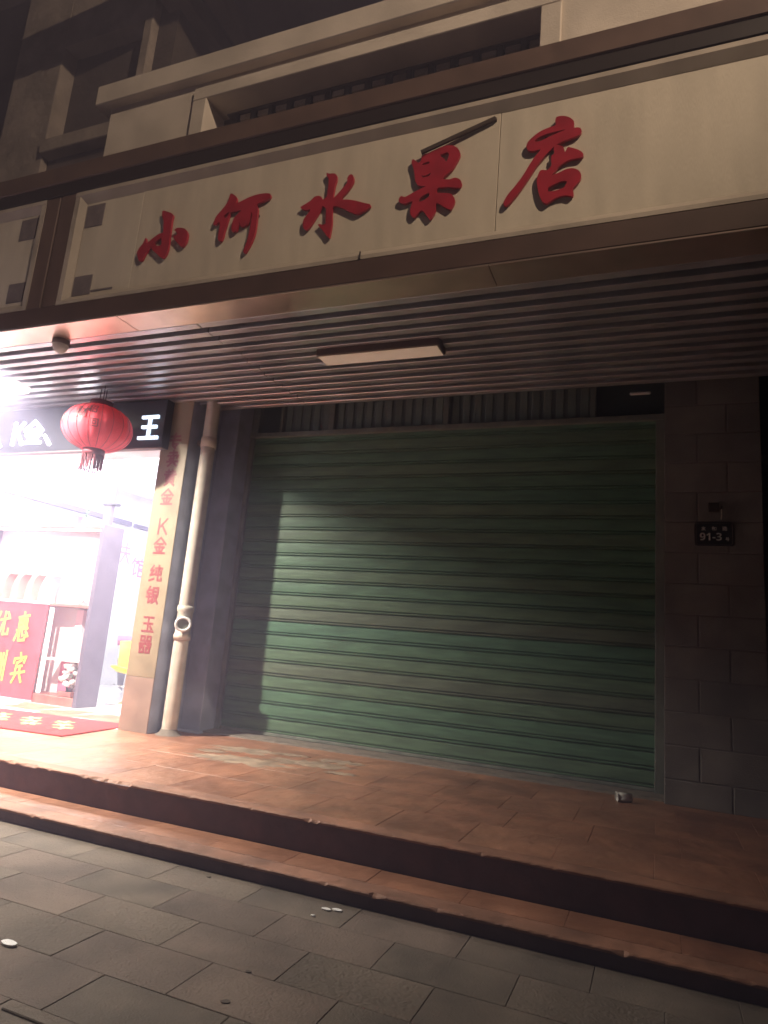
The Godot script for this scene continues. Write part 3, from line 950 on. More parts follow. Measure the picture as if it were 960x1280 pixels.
func shop_room() -> void:
	var f := structure("shop_floor")
	var st := mb()
	for i in 6:
		for j in 8:
			st = mb()
			bx(st, Vector3(-7.5 + 0.54 * i + 0.0015, -0.02, 0.52 - 0.6 * (j + 1) + 0.0015), Vector3(-7.5 + 0.54 * (i + 1) - 0.0015, -0.001, 0.52 - 0.6 * j - 0.0015), 0.001)
			part("white_tile", st, M.white_floor, f)
	var r := thing("shop_interior", "brightly lit white interior walls and ceiling of the jewellery shop", "interior")
	st = mb()
	bx(st, Vector3(-7.6, -0.02, -4.4), Vector3(-7.5, 3.1, 0.68))
	part("side_wall", st, M.white_wall, r)
	st = mb()
	bx(st, Vector3(-7.6, -0.02, -4.4), Vector3(-4.2, 3.1, -4.3))
	part("back_wall", st, M.white_wall, r)
	st = mb()
	bx(st, Vector3(-4.31, -0.001, -4.2), Vector3(-4.285, 2.85, 0.3))
	part("side_lining", st, M.white_wall, r)
	st = mb()
	bx(st, Vector3(-7.5, 2.86, -4.3), Vector3(-4.285, 2.92, 0.68))
	part("ceiling", st, M.white_wall, r)
	st = mb()
	bx(st, Vector3(-7.5, 2.36, -2.5), Vector3(-7.44, 2.43, 0.5), 0.004)
	part("picture_rail", st, M.grey_panel, r)
	st = mb()
	bx(st, Vector3(-7.5, 2.36, -4.3), Vector3(-7.455, 2.42, -2.58), 0.004)
	part("picture_rail", st, M.grey_panel, r)
	for g: Array in [["扶", -2.45, 1.95, 0.34], ["馆", -2.82, 1.77, 0.3]]:
		part("wall_character", written(g[0], Vector2(g[3], g[3]), 0.03, 0.002), M.pink, r, Vector3(-7.498, g[2], g[1]), Vector3(0, PI / 2, 0))
	var p := thing("ceiling_panel", "large white glowing panel in the jewellery shop ceiling", "ceiling light")
	st = mb()
	bx(st, Vector3(-6.9, 2.82, -2.6), Vector3(-4.9, 2.858, 0.2), 0.004)
	part("lamp_tray", st, M.white, p)
	st = mb()
	bx(st, Vector3(-6.86, 2.81, -2.56), Vector3(-4.94, 2.82, 0.16))
	part("lamp_diffuser", st, M.ceiling_glow, p)
	area_light("ceiling_panel_lamp", Vector3(-5.9, 2.80, -1.2), Vector2(1.9, 2.7), 20.0, Color(0.95, 0.97, 1.0), p)
	for k in 4:  # added unseen lamps that brighten the floor outside and the slats
		var d := thing("added_downlight", ["leftmost unseen lamp added inside the head of the lit shop opening", "second unseen added lamp from the left inside the lit shop opening", "third unseen added lamp from the left inside the lit shop opening", "rightmost unseen added lamp inside the lit shop opening, nearest the pillar"][k], "ceiling light", Vector3(-6.9 + 0.72 * k, 2.86, 0.16), "unseen added lamps inside the shop opening")
		st = mb()
		lathe(st, [Vector2(0.001, 0.0), Vector2(0.085, 0.0), Vector2(0.085, -0.02), Vector2(0.07, -0.03), Vector2(0.065, -0.012)], 20)
		part("trim", st, M.white, d)
		st = mb()
		lathe(st, [Vector2(0.064, -0.014), Vector2(0.001, -0.015)], 20)
		part("lamp_lens", st, M.lamp, d)
		area_light("added_downlight_lamp", Vector3(-6.9 + 0.72 * k, 2.82, 0.17), Vector2(0.1, 0.1), 13.0, Color(1.0, 0.96, 0.92), d)
		(d.get_node("added_downlight_lamp") as Node3D).global_basis = Basis(Vector3.RIGHT, -PI / 2 - 0.55)
	var s := structure("shop_sill")
	st = mb()
	bx(st, Vector3(-7.5, -0.02, 0.525), Vector3(-4.29, 0.002, 0.69), 0.003)
	part("sill_stone", st, M.white_floor, s)

func cabinet() -> void:
	var c := thing("display_cabinet", "pink and white open display cabinet with lit shelves and a grey end panel", "cabinet")
	var st := mb()
	bx(st, Vector3(-5.60, 0.0, -0.36), Vector3(-5.55, 1.93, -0.065), 0.003)
	part("end_panel", st, M.grey_panel, c)
	st = mb()
	bx(st, Vector3(-7.46, 0.0, -0.36), Vector3(-7.42, 1.93, -0.07), 0.003)
	part("end_panel", st, M.grey_panel, c)
	st = mb()
	bx(st, Vector3(-7.42, 1.885, -0.36), Vector3(-5.60, 1.925, -0.07), 0.003)
	part("top_board", st, M.wood_red, c)
	st = mb()
	bx(st, Vector3(-7.42, 0.09, -0.36), Vector3(-5.60, 1.885, -0.345))
	part("back_panel", st, M.white_wall, c)
	st = mb()
	bx(st, Vector3(-7.42, 1.02, -0.345), Vector3(-5.60, 1.05, -0.075), 0.003)
	part("shelf", st, M.wood_red, c)
	st = mb()
	bx(st, Vector3(-6.12, 0.45, -0.345), Vector3(-5.60, 0.47, -0.09), 0.003)
	part("shelf", st, M.white, c)
	st = mb()
	bx(st, Vector3(-7.42, 0.0, -0.345), Vector3(-5.60, 0.09, -0.07), 0.004)
	part("plinth", st, M.wood_red, c)
	for x: Array in [[-5.95, -5.83], [-6.75, -6.64]]:
		st = mb()
		bx(st, Vector3(x[0], 1.05, -0.344), Vector3(x[1], 1.8, -0.30), 0.003)
		part("pink_panel", st, M.pink_pale, c)
	st = mb()
	bx(st, Vector3(-5.98, 0.47, -0.344), Vector3(-5.88, 1.0, -0.30), 0.003)
	part("pink_panel", st, M.pink_pale, c)
	st = mb()
	bx(st, Vector3(-6.12, 0.1, -0.344), Vector3(-5.9, 0.45, -0.33), 0.003)
	part("pink_panel", st, M.pink, c)
	st = mb()
	bx(st, Vector3(-6.15, 0.1, -0.12), Vector3(-6.115, 1.0, -0.08), 0.006)
	part("light_strip", st, M.tube, c)
	st = mb()
	bx(st, Vector3(-7.4, 1.855, -0.13), Vector3(-5.62, 1.882, -0.1), 0.006)
	part("light_strip", st, M.tube, c)
	area_light("light_strip_lamp", Vector3(-6.5, 1.84, -0.17), Vector2(1.6, 0.05), 1.2, Color(1, 0.94, 0.88), c)
	# curved salmon display busts behind the banner
	for k in 4:
		var b := thing("jewellery_bust", ["leftmost curved salmon jewellery bust on the middle shelf", "second curved salmon jewellery bust from the left on the middle shelf", "third curved salmon jewellery bust on the middle shelf", "pale curved jewellery bust on the right of the middle shelf"][k], "display bust", Vector3(-6.98 + 0.22 * k, 1.05, -0.2), "busts on the cabinet shelf")
		var pts := PackedVector2Array([Vector2(-0.09, 0)])
		for i in 9:
			var a := PI - PI / 2.0 * i / 8.0
			pts.append(Vector2(0.09 + 0.18 * cos(a), 0.06 + 0.28 * sin(a)))
		pts.append(Vector2(0.1, 0.31))
		for i in 8:
			var a := PI / 2.0 + PI / 2.0 * i / 8.0
			pts.append(Vector2(0.1 + 0.10 * cos(a), 0.06 + 0.24 * sin(a)))
		pts.append(Vector2(0.005, 0))
		st = mb()
		slab(st, pts, [], -0.07, 0.07)
		part("curve", st, M.salmon if k < 3 else M.pink_pale, b)
		st = mb()
		bx(st, Vector3(-0.1, -0.0, -0.08), Vector3(0.03, 0.008, 0.08), 0.002)
		part("foot", st, M.white, b)
	# banner
	var n := thing("banner", "red cloth banner with yellow characters hung over the cabinet front", "banner", Vector3(-6.53, 0, -0.055))
	st = mb()
	var cols := 24
	for i in cols:
		for j in 10:
			var q: Array[Vector3] = []
			for s: Array in [[0, 0], [1, 0], [1, 1], [0, 1]]:
				var u := float(i + s[0]) / cols
				var v := float(j + s[1]) / 10.0
				q.append(Vector3(-0.385 + 0.77 * u, 1.04 - 1.035 * v, 0.006 * sin(u * 17.0 + v) * v + (0.02 * v)))
			quad(st, q[0], q[1], q[2], q[3], Vector3.BACK, 1)
	part("cloth", st, M.banner, n)
	st = mb()
	bx(st, Vector3(-0.39, 1.03, -0.012), Vector3(0.39, 1.05, 0.008), 0.003)
	part("top_rod", st, M.white, n)
	st = mb()
	bx(st, Vector3(-0.39, 0.0, 0.008), Vector3(0.39, 0.016, 0.03), 0.003)
	part("bottom_rod", st, M.pink_pale, n)
	for g: Array in [["优", -0.215, 0.78, 0.22, 0.3], ["惠", 0.095, 0.765, 0.21, 0.32], ["酬", -0.17, 0.34, 0.24, 0.3], ["宾", 0.145, 0.335, 0.21, 0.31]]:
		part("character", written(g[0], Vector2(g[3], g[4]), 0.026, 0.002, null, 0.12), M.gold, n, Vector3(g[1], g[2], 0.031 + 0.004 * (0.8 - g[2])))

func blossom(st: SurfaceTool, at: Vector3, r: float) -> void:
	for k in 3:
		var t := Transform3D(Basis.from_euler(Vector3(rng.randf_range(-0.5, 0.5), rng.randf() * TAU, rng.randf_range(-0.5, 0.5))), at)
		var s := r * (1.0 - 0.26 * k)
		lathe(st, [Vector2(0.001, -s * 0.5), Vector2(s * 0.75, -s * 0.3), Vector2(s, s * 0.15 + k * s * 0.2), Vector2(s * 0.86, s * 0.45 + k * s * 0.2), Vector2(s * 0.5, s * 0.2 + k * s * 0.2)], 12, t, 0.22, 5)

func shop_things() -> void:
	var st := mb()
	# bouquet
	var b := thing("bouquet", "white rose bouquet in a small red box at the bottom of the cabinet", "bouquet", Vector3(-5.78, 0.09, -0.17))
	st = mb()
	bx(st, Vector3(-0.09, 0, -0.06), Vector3(0.09, 0.05, 0.06), 0.004)
	part("box", st, M.wood_red, b)
	for k in 12:
		st = mb()
		var a := k * 2.4
		var r := 0.02 + 0.075 * sqrt(k / 12.0)
		blossom(st, Vector3(cos(a) * r, 0.33 - 0.02 * k + 0.02 * sin(k * 3.0), sin(a) * r * 0.6 + 0.02), 0.045)
		part("rose", st, M.white, b)
	st = mb()
	for k in 10:
		var a := k * 1.9
		tube(st, [Vector3(cos(a) * 0.02, 0.05, sin(a) * 0.02), Vector3(cos(a) * 0.08, 0.12 + 0.02 * k, sin(a) * 0.04)], 0.004, 5)
	part("stem", st, M.leaf, b)
	# figurine
	var f := thing("figurine", "small white animal figurine on the right end of the middle shelf", "figurine", Vector3(-5.8, 1.05, -0.14))
	st = mb()
	var body := [Vector2(0.001, 0.0), Vector2(0.03, 0.01), Vector2(0.04, 0.05), Vector2(0.028, 0.1), Vector2(0.001, 0.11)]
	lathe(st, body, 14)
	part("body", st, M.white, f)
	st = mb()
	lathe(st, [Vector2(0.001, 0.0), Vector2(0.026, 0.012), Vector2(0.03, 0.035), Vector2(0.018, 0.06), Vector2(0.001, 0.066)], 14, Transform3D(Basis.IDENTITY, Vector3(-0.012, 0.09, 0.012)))
	part("head", st, M.white, f)
	for s: float in [-1.0, 1.0]:
		st = mb()
		lathe(st, [Vector2(0.008, 0.0), Vector2(0.009, 0.015), Vector2(0.001, 0.035)], 8, Transform3D(Basis.from_euler(Vector3(0, 0, -0.3 * s)), Vector3(-0.012 + 0.014 * s, 0.148, 0.012)))
		part("ear", st, M.white, f)
	# things on top of the cabinet
	var p := thing("potted_sprig", "green plant sprig in a small pot on top of the cabinet", "plant", Vector3(-5.96, 1.926, -0.18))
	st = mb()
	lathe(st, [Vector2(0.001, 0.0), Vector2(0.03, 0.0), Vector2(0.04, 0.06), Vector2(0.03, 0.058)], 14)
	part("pot", st, M.white, p)
	for k in 16:
		st = mb()
		var a := k * 2.4
		var y := 0.06 + 0.013 * k
		var o := Vector3(cos(a), 0.5, sin(a)).normalized()
		var side := o.cross(Vector3.UP).normalized() * 0.012
		var at := Vector3(0.006 * sin(k), y, 0)
		tri(st, at - side * 0.3, at + o * 0.03 + side, at + o * 0.03 - side, Vector3.UP)
		tri(st, at + o * 0.03 - side, at + o * 0.03 + side, at + o * 0.065, Vector3.UP)
		part("leaf", st, M.leaf, p)
	st = mb()
	tube(st, [Vector3(0, 0.05, 0), Vector3(0.004, 0.16, 0), Vector3(-0.004, 0.27, 0)], 0.004, 6)
	part("stem", st, M.leaf, p)
	var g := thing("gift_box", "small grey box standing on top of the cabinet near the sprig", "box", Vector3(-6.1, 1.926, -0.2))
	st = mb()
	bx(st, Vector3(-0.04, 0.0, -0.04), Vector3(0.04, 0.1, 0.04), 0.004)
	part("carton", st, M.grey_panel, g)
	st = mb()
	bx(st, Vector3(-0.043, 0.1, -0.043), Vector3(0.043, 0.125, 0.043), 0.004)
	part("lid", st, M.grey_panel, g)
	var t := thing("pennant", "small grey triangular card on top of the cabinet at left", "card", Vector3(-6.58, 1.926, -0.16))
	st = mb()
	slab(st, PackedVector2Array([Vector2(-0.05, 0.0), Vector2(-0.035, 0.13), Vector2(0.06, 0.12)]), [], -0.004, 0.004)
	part("card", st, M.grey_panel, t)
	st = mb()
	bx(st, Vector3(-0.06, 0.0, -0.02), Vector3(-0.03, 0.006, 0.02), 0.001)
	part("foot", st, M.grey_panel, t)
	# hanging partition post
	var d := thing("partition_post", "grey partition post between ceiling and cabinet top in the lit shop", "post", Vector3(-5.68, 1.926, -0.22))
	st = mb()
	bx(st, Vector3(-0.05, 0.0, -0.03), Vector3(0.05, 0.934, 0.03), 0.004)
	part("post", st, M.grey_panel, d)
	st = mb()
	bx(st, Vector3(-0.07, 0.24, -0.04), Vector3(0.12, 0.265, 0.04), 0.003)
	part("cross_piece", st, M.navy, d)
	# counter and chair
	var k := thing("counter", "low pinkish reception counter with a pale yellow band, beyond the cabinet", "counter", Vector3(-5.95, 0, -1.75))
	st = mb()
	lathe(st, [Vector2(0.001, 0.0), Vector2(0.30, 0.0), Vector2(0.42, 0.1), Vector2(0.46, 0.42), Vector2(0.46, 0.46)], 28, Transform3D(Basis.IDENTITY.scaled(Vector3(1.3, 1, 0.8)), Vector3.ZERO))
	part("drum", st, M.grey_panel, k)
	st = mb()
	lathe(st, [Vector2(0.465, 0.46), Vector2(0.47, 0.62), Vector2(0.001, 0.62)], 28, Transform3D(Basis.IDENTITY.scaled(Vector3(1.3, 1, 0.8)), Vector3.ZERO))
	part("band", st, M.cream, k)
	st = mb()
	lathe(st, [Vector2(0.001, 0.62), Vector2(0.49, 0.62), Vector2(0.50, 0.74), Vector2(0.001, 0.75)], 28, Transform3D(Basis.IDENTITY.scaled(Vector3(1.3, 1, 0.8)), Vector3.ZERO))
	part("top", st, M.pink, k)
	var c := thing("bar_chair", "yellow shell chair on a chrome stem, half hidden by the pillar", "chair", Vector3(-5.66, 0, -0.95))
	st = mb()
	var shell: Array = []
	for i in 9:
		var v := i / 8.0
		var row: Array[Vector3] = []
		for j in 11:
			var u := j / 10.0 * 2.0 - 1.0
			var y := 0.40 + 0.32 * pow(v, 1.4)
			var r := 0.10 + 0.15 * pow(v, 0.7)
			row.append(Vector3(u * r - 0.02 * v, y - 0.03 * absf(u), -0.18 * v + 0.15 * u * u * v + 0.1 * (1.0 - v)))
		shell.append(row)
	for i in 8:
		for j in 10:
			quad(st, shell[i][j], shell[i][j + 1], shell[i + 1][j + 1], shell[i + 1][j], Vector3(0, 0.4, 1), 1)
			var o := Vector3(0, 0, -0.012)
			quad(st, shell[i][j] + o, shell[i][j + 1] + o, shell[i + 1][j + 1] + o, shell[i + 1][j] + o, Vector3(0, -0.4, -1), 1)
	part("back_shell", st, M.yellow, c)
	st = mb()
	lathe(st, [Vector2(0.001, 0.33), Vector2(0.12, 0.35), Vector2(0.19, 0.40), Vector2(0.19, 0.415), Vector2(0.001, 0.40)], 24, Transform3D(Basis.IDENTITY, Vector3(0, 0, 0.08)))
	part("seat", st, M.yellow, c)
	st = mb()
	lathe(st, [Vector2(0.001, 0.0), Vector2(0.2, 0.0), Vector2(0.19, 0.012), Vector2(0.04, 0.03), Vector2(0.028, 0.05), Vector2(0.022, 0.34)], 24, Transform3D(Basis.IDENTITY, Vector3(0, 0, 0.08)))
	part("stem_and_foot", st, M.chrome, c)
	st = mb()
	tube(st, [Vector3(-0.13, 0.2, 0.12), Vector3(-0.06, 0.2, 0.22), Vector3(0.06, 0.2, 0.22), Vector3(0.13, 0.2, 0.12)], 0.01, 8)
	part("foot_rest", st, M.chrome, c)
	# door mats
	var a := thing("door_mat", "red door mat with worn gold pattern in front of the lit shop", "mat", Vector3(-5.08, 0.0, 0.99))
	a.rotation.y = 0.13
	st = mb()
	bx(st, Vector3(-0.8, 0.0, -0.46), Vector3(0.8, 0.011, 0.46), 0.004)
	part("pile", st, M.mat_red, a)
	for q in 11:
		st = mb()
		var at := Vector3(-0.55 + 0.11 * q, 0.011, 0.16 * sin(q * 2.1))
		for i in 5:
			var ang := q + i * 1.26
			var outer := PackedVector2Array()
			for m in 10:
				var w := TAU * m / 10.0
				outer.append(Vector2(cos(w) * 0.045 + 0.045, sin(w) * 0.018).rotated(ang))
			slab(st, outer, [], 0.0, 0.0016 + 0.0002 * i)
		part("gold_flower", st, M.mat_gold, a, at, Vector3(-PI / 2, 0, 0))

# ---- signs

func frame_piece(x0: float, x1: float, top: bool) -> SurfaceTool:
	var st := mb()
	var s := [Vector2(2.086, 4.02), Vector2(2.242, 4.02), Vector2(2.244, 3.988), Vector2(2.2075, 3.934), Vector2(2.086, 3.934)] if top else [Vector2(2.086, 3.102), Vector2(2.242, 3.102), Vector2(2.242, 3.128), Vector2(2.208, 3.172), Vector2(2.086, 3.172)]
	sweep_x(st, s, x0, x1, true)
	return st

func frame_side(x: float, inward: float) -> SurfaceTool:
	# an upright of the frame: flat lip, then a slope down to the board
	var st := mb()
	var s := PackedVector2Array([Vector2(0, 2.086), Vector2(0, 2.24), Vector2(0.045, 2.24), Vector2(0.088, 2.208), Vector2(0.088, 2.086)])
	for i in 5:
		var a := s[i]
		var b := s[(i + 1) % 5]
		var y0 := 3.10
		var y1 := 4.018
		quad(st, Vector3(x + inward * a.x, y0, a.y), Vector3(x + inward * b.x, y0, b.y), Vector3(x + inward * b.x, y1, b.y), Vector3(x + inward * a.x, y1, a.y), Vector3((a.y - b.y) * -inward, 0, b.x - a.x) if i != 2 else Vector3(inward, 0, 1))
	return st

func fruit_sign() -> void:
	var s := thing("shop_sign", "long cream sign board with five raised red brush characters, on the canopy", "sign")
	part("frame", frame_piece(-4.06, XR, true), M.frame, s)
	part("frame", frame_piece(-4.06, XR, false), M.frame, s)
	part("frame", frame_side(-4.06, 1.0), M.frame, s)
	var xs: Array[float] = [-3.972, -3.431, -0.845, 1.74, XR]
	for k in 4:
		var st := mb()
		bx(st, Vector3(xs[k] + 0.0018, 3.165, 2.15), Vector3(xs[k + 1] - 0.0018, 3.94, 2.205 + 0.0012 * (k % 2)), 0.0015)
		part("board_panel", st, M.board if k % 2 == 0 else M.board2, s)
	for c: Array in [[Vector2(-3.383, 3.349), XIAO], [Vector2(-3.084, 3.41), XIAO_DOT], [Vector2(-2.759, 3.282), HE], [Vector2(-2.101, 3.291), SHUI], [Vector2(-1.429, 3.303), GUO], [Vector2(-0.797, 3.278), DIAN]]:
		var st := mb()
		var loops: Array = []
		for l: Array in c[1]:
			loops.append(rounded(loop_of(PackedInt32Array(l)), 3))
		slab(st, loops[0], loops.slice(1), 0.0, 0.017)
		part("raised_character", st, M.red, s, Vector3(c[0].x, c[0].y, 2.2115))
	# studs that hold the characters off the board
	var st := mb()
	for q: Vector2 in [Vector2(-3.16, 3.5), Vector2(-3.02, 3.48), Vector2(-2.6, 3.52), Vector2(-2.42, 3.55), Vector2(-1.92, 3.55), Vector2(-1.75, 3.5), Vector2(-1.24, 3.6), Vector2(-1.24, 3.42), Vector2(-0.58, 3.7), Vector2(-0.5, 3.42)]:
		bx(st, Vector3(q.x - 0.008, q.y - 0.008, 2.2), Vector3(q.x + 0.008, q.y + 0.008, 2.212))
	part("stud", st, M.rod, s)
	for y: Array in [[3.73, 3.91], [3.172, 3.33]]:
		st = mb()
		bx(st, Vector3(-3.955, y[0], 2.2), Vector3(-3.785, y[1], 2.211), 0.002)
		part("corner_plate", st, M.bracket, s)
	st = mb()
	bx(st, Vector3(-3.78, 3.19, 2.2), Vector3(-3.58, 3.204, 2.2095), 0.001)
	part("slit", st, M.bracket, s)
	st = mb()
	bx(st, Vector3(-1.645, 3.10, 2.243), Vector3(-1.637, 3.15, 2.25), 0.001)
	part("pin", st, M.dark, s)
	var r := thing("metal_rod", "thin dark rod leaning across the sign above the fourth character", "rod")
	st = mb()
	bar(st, Vector3(-1.308, 3.752, 2.238), Vector3(-0.872, 3.893, 2.22), 0.014, 0.024)
	part("bar", st, M.rod, r)
	st = mb()
	bx(st, Vector3(-0.885, 3.88, 2.2), Vector3(-0.867, 3.9, 2.225), 0.003)
	part("foot", st, M.rod, r)

func neighbour_sign() -> void:
	var s := thing("blank_sign", "blank pale sign board with dark corner plates, cut off at the left edge", "sign")
	part("frame", frame_piece(XL, -4.36, true), M.frame, s)
	part("frame", frame_piece(XL, -4.36, false), M.frame, s)
	part("frame", frame_side(-4.36, -1.0), M.frame, s)
	var xs: Array[float] = [XL, -7.03, -4.448]
	for k in 2:
		var st := mb()
		bx(st, Vector3(xs[k] + 0.0018, 3.165, 2.15), Vector3(xs[k + 1] - 0.0018, 3.94, 2.205), 0.0015)
		part("board_panel", st, M.board, s)
	for y: Array in [[3.73, 3.91], [3.2, 3.36]]:
		var st := mb()
		bx(st, Vector3(-4.63, y[0], 2.2), Vector3(-4.46, y[1], 2.211), 0.002)
		part("corner_plate", st, M.bracket, s)

func led_sign() -> void:
	var s := thing("led_sign", "dark fascia with white glowing characters above the lit shop opening", "sign")
	var st := mb()
	bx(st, Vector3(-7.6, 2.487, 0.696), Vector3(-4.19, 2.945, 0.795), 0.004)
	part("box", st, M.navy, s)
	st = mb()
	bx(st, Vector3(-7.6, 2.475, 0.75), Vector3(-4.185, 2.4865, 0.803), 0.002)
	part("bottom_trim", st, M.bracket, s)
	for g: Array in [["、", -6.28, 2.66, 0.22], ["K", -6.02, 2.685, 0.2], ["金", -5.81, 2.69, 0.26], ["、", -5.60, 2.66, 0.22], ["银", -5.2, 2.69, 0.26], ["、", -4.98, 2.66, 0.22], ["王", -4.35, 2.675, 0.23]]:
		part("glowing_character", written(g[0], Vector2(g[3], 0.25), 0.03, 0.02), M.led, s, Vector3(g[1], g[2], 0.7955))
	var h := thing("opening_header", "plain header above the lit shop opening, behind the glowing fascia", "wall")
	st = mb()
	bx(st, Vector3(-7.6, 2.49, 0.45), Vector3(-4.285, 3.1, 0.695))
	part("header", st, M.white_wall, h)

func plaque() -> void:
	var p := thing("number_plate", "small dark rounded number plate reading 91-3 on the block wall", "plate", Vector3(0.364, 1.843, 0.283))
	var outer := PackedVector2Array()
	var rim := PackedVector2Array()
	for c: Array in [[1, 1, 0], [-1, 1, 1], [-1, -1, 2], [1, -1, 3]]:
		for k in 5:
			var a: float = (c[2] + k / 4.0) * PI / 2
			outer.append(Vector2(c[0] * 0.104 + cos(a) * 0.022, c[1] * 0.063 + sin(a) * 0.022))
			rim.append(Vector2(c[0] * 0.104 + cos(a) * 0.014, c[1] * 0.063 + sin(a) * 0.014))
	var st := mb()
	slab(st, outer, [], 0.0, 0.005)
	part("plate", st, M.plate, p)
	var inner := PackedVector2Array()
	for v in rim:
		inner.append(v * 0.965)
	st = mb()
	slab(st, rim, [inner], 0.005, 0.0062)
	part("border", st, M.bracket, p)
	var x := -0.075
	for g: Array in [["友", -0.068], ["和", 0.0], ["路", 0.068]]:
		part("character", written(g[0], Vector2(0.030, 0.03), 0.004, 0.001), M.plate_ink, p, Vector3(g[1], 0.04, 0.005))
	part("character", written("号", Vector2(0.026, 0.026), 0.0035, 0.001), M.plate_ink, p, Vector3(0.083, -0.036, 0.005))
	var font := SystemFont.new()
	font.font_names = PackedStringArray(["Droid Sans"])
	font.font_weight = 700
	var t := TextMesh.new()
	t.font = font
	t.text = "91-3"
	t.font_size = 64
	t.pixel_size = 0.00115
	t.depth = 0.0015
	put("number", t, M.plate_ink, p, Vector3(-0.022, -0.02, 0.0058))
	var h := thing("wall_hook", "rusty hook with a pale loose wire end above the number plate", "hook", Vector3(0.378, 2.0, 0.281))
	st = mb()
	bx(st, Vector3(-0.05, 0.0, 0.0), Vector3(0.02, 0.07, 0.012), 0.004)
	part("base", st, M.rod, h)
	st = mb()
	tube(st, [Vector3(0.0, 0.03, 0.01), Vector3(0.0, 0.02, 0.035), Vector3(0.03, 0.015, 0.04), Vector3(0.035, 0.04, 0.035)], 0.006, 8)
	part("hook", st, M.rod, h)
	st = mb()
	tube(st, [Vector3(0.032, 0.03, 0.036), Vector3(0.034, -0.02, 0.03), Vector3(0.03, -0.055, 0.02)], 0.004, 6)
	part("wire", st, M.pvc, h)

# ---- fittings

func pipe() -> void:
	var p := thing("drain_pipe", "cream plastic drain pipe with a round access cap, beside the pillar", "pipe", Vector3(-3.84, 0, 0.575))
	p.scale = Vector3(1.11, 1, 1.11)
	var st := mb()
	tube(st, [Vector3(0, 0.0, 0), Vector3(0, 0.80, 0)], 0.058, 22)
	part("lower_length", st, M.pvc, p)
	st = mb()
	tube(st, [Vector3(0, 1.06, 0), Vector3(0, 3.1, 0)], 0.057, 22)
	part("upper_length", st, M.pvc, p)
	st = mb()
	lathe(st, [Vector2(0.058, 0.79), Vector2(0.066, 0.79), Vector2(0.066, 0.835), Vector2(0.059, 0.845), Vector2(0.059, 1.03), Vector2(0.066, 1.04), Vector2(0.066, 1.085), Vector2(0.057, 1.085)], 24)
	part("access_tee", st, M.pvc, p)
	st = mb()
	var turn := Transform3D(Basis.from_euler(Vector3(PI / 2, 0.62, 0)), Vector3(0, 0.925, 0))
	lathe(st, [Vector2(0.05, 0.0), Vector2(0.05, 0.085), Vector2(0.064, 0.085), Vector2(0.066, 0.10), Vector2(0.047, 0.104), Vector2(0.043, 0.094)], 26, turn)
	part("cap_ring", st, M.white, p)
	st = mb()
	lathe(st, [Vector2(0.044, 0.092), Vector2(0.001, 0.090)], 26, turn)
	part("cap", st, M.rail, p)
	st = mb()
	lathe(st, [Vector2(0.057, 2.53), Vector2(0.065, 2.53), Vector2(0.065, 2.62), Vector2(0.057, 2.625)], 24)
	part("coupling", st, M.pvc, p)
	st = mb()
	bx(st, Vector3(-0.105, 2.56, -0.02), Vector3(-0.05, 2.6, 0.02), 0.003)
	part("clip", st, M.bracket, p)
	st = mb()
	lathe(st, [Vector2(0.057, 0.05), Vector2(0.075, 0.02), Vector2(0.1, 0.0)], 20)
	part("mortar_foot", st, M.sill, p)
	var v := thing("bent_strip", "pale bent plastic strip stuck low on the pillar side", "strip", Vector3(-3.978, 0.12, 0.42))
	st = mb()
	bar(st, Vector3(0.004, 0.0, -0.09), Vector3(0.01, 0.25, 0.03), 0.02, 0.006, Vector3.RIGHT)
	part("strip", st, M.paper, v)
	st = mb()
	bar(st, Vector3(0.01, 0.25, 0.03), Vector3(0.012, 0.24, -0.10), 0.016, 0.006, Vector3.RIGHT)
	part("strip", st, M.paper, v)

func box_lamp(called: String, label: String, at: Vector3, half: Vector2, lit: bool) -> Node3D:
	var l := thing(called, label, "ceiling light", at)
	var st := mb()
	bx(st, Vector3(-half.x, -0.05, -half.y), Vector3(half.x, 0.02, half.y), 0.005)
	part("housing", st, M.brown if not lit else M.white, l)
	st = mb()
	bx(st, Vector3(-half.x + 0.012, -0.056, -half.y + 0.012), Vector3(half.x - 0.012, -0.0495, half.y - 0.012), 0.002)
	part("lamp_diffuser", st, M.lamp if lit else M.unlit_glow, l)
	for s: float in [-1.0, 1.0]:
		st = mb()
		bx(st, Vector3(s * half.x * 0.6 - 0.01, 0.02, -0.012), Vector3(s * half.x * 0.6 + 0.01, 0.12, 0.012), 0.002)
		part("hanger", st, M.bracket, l)
	return l

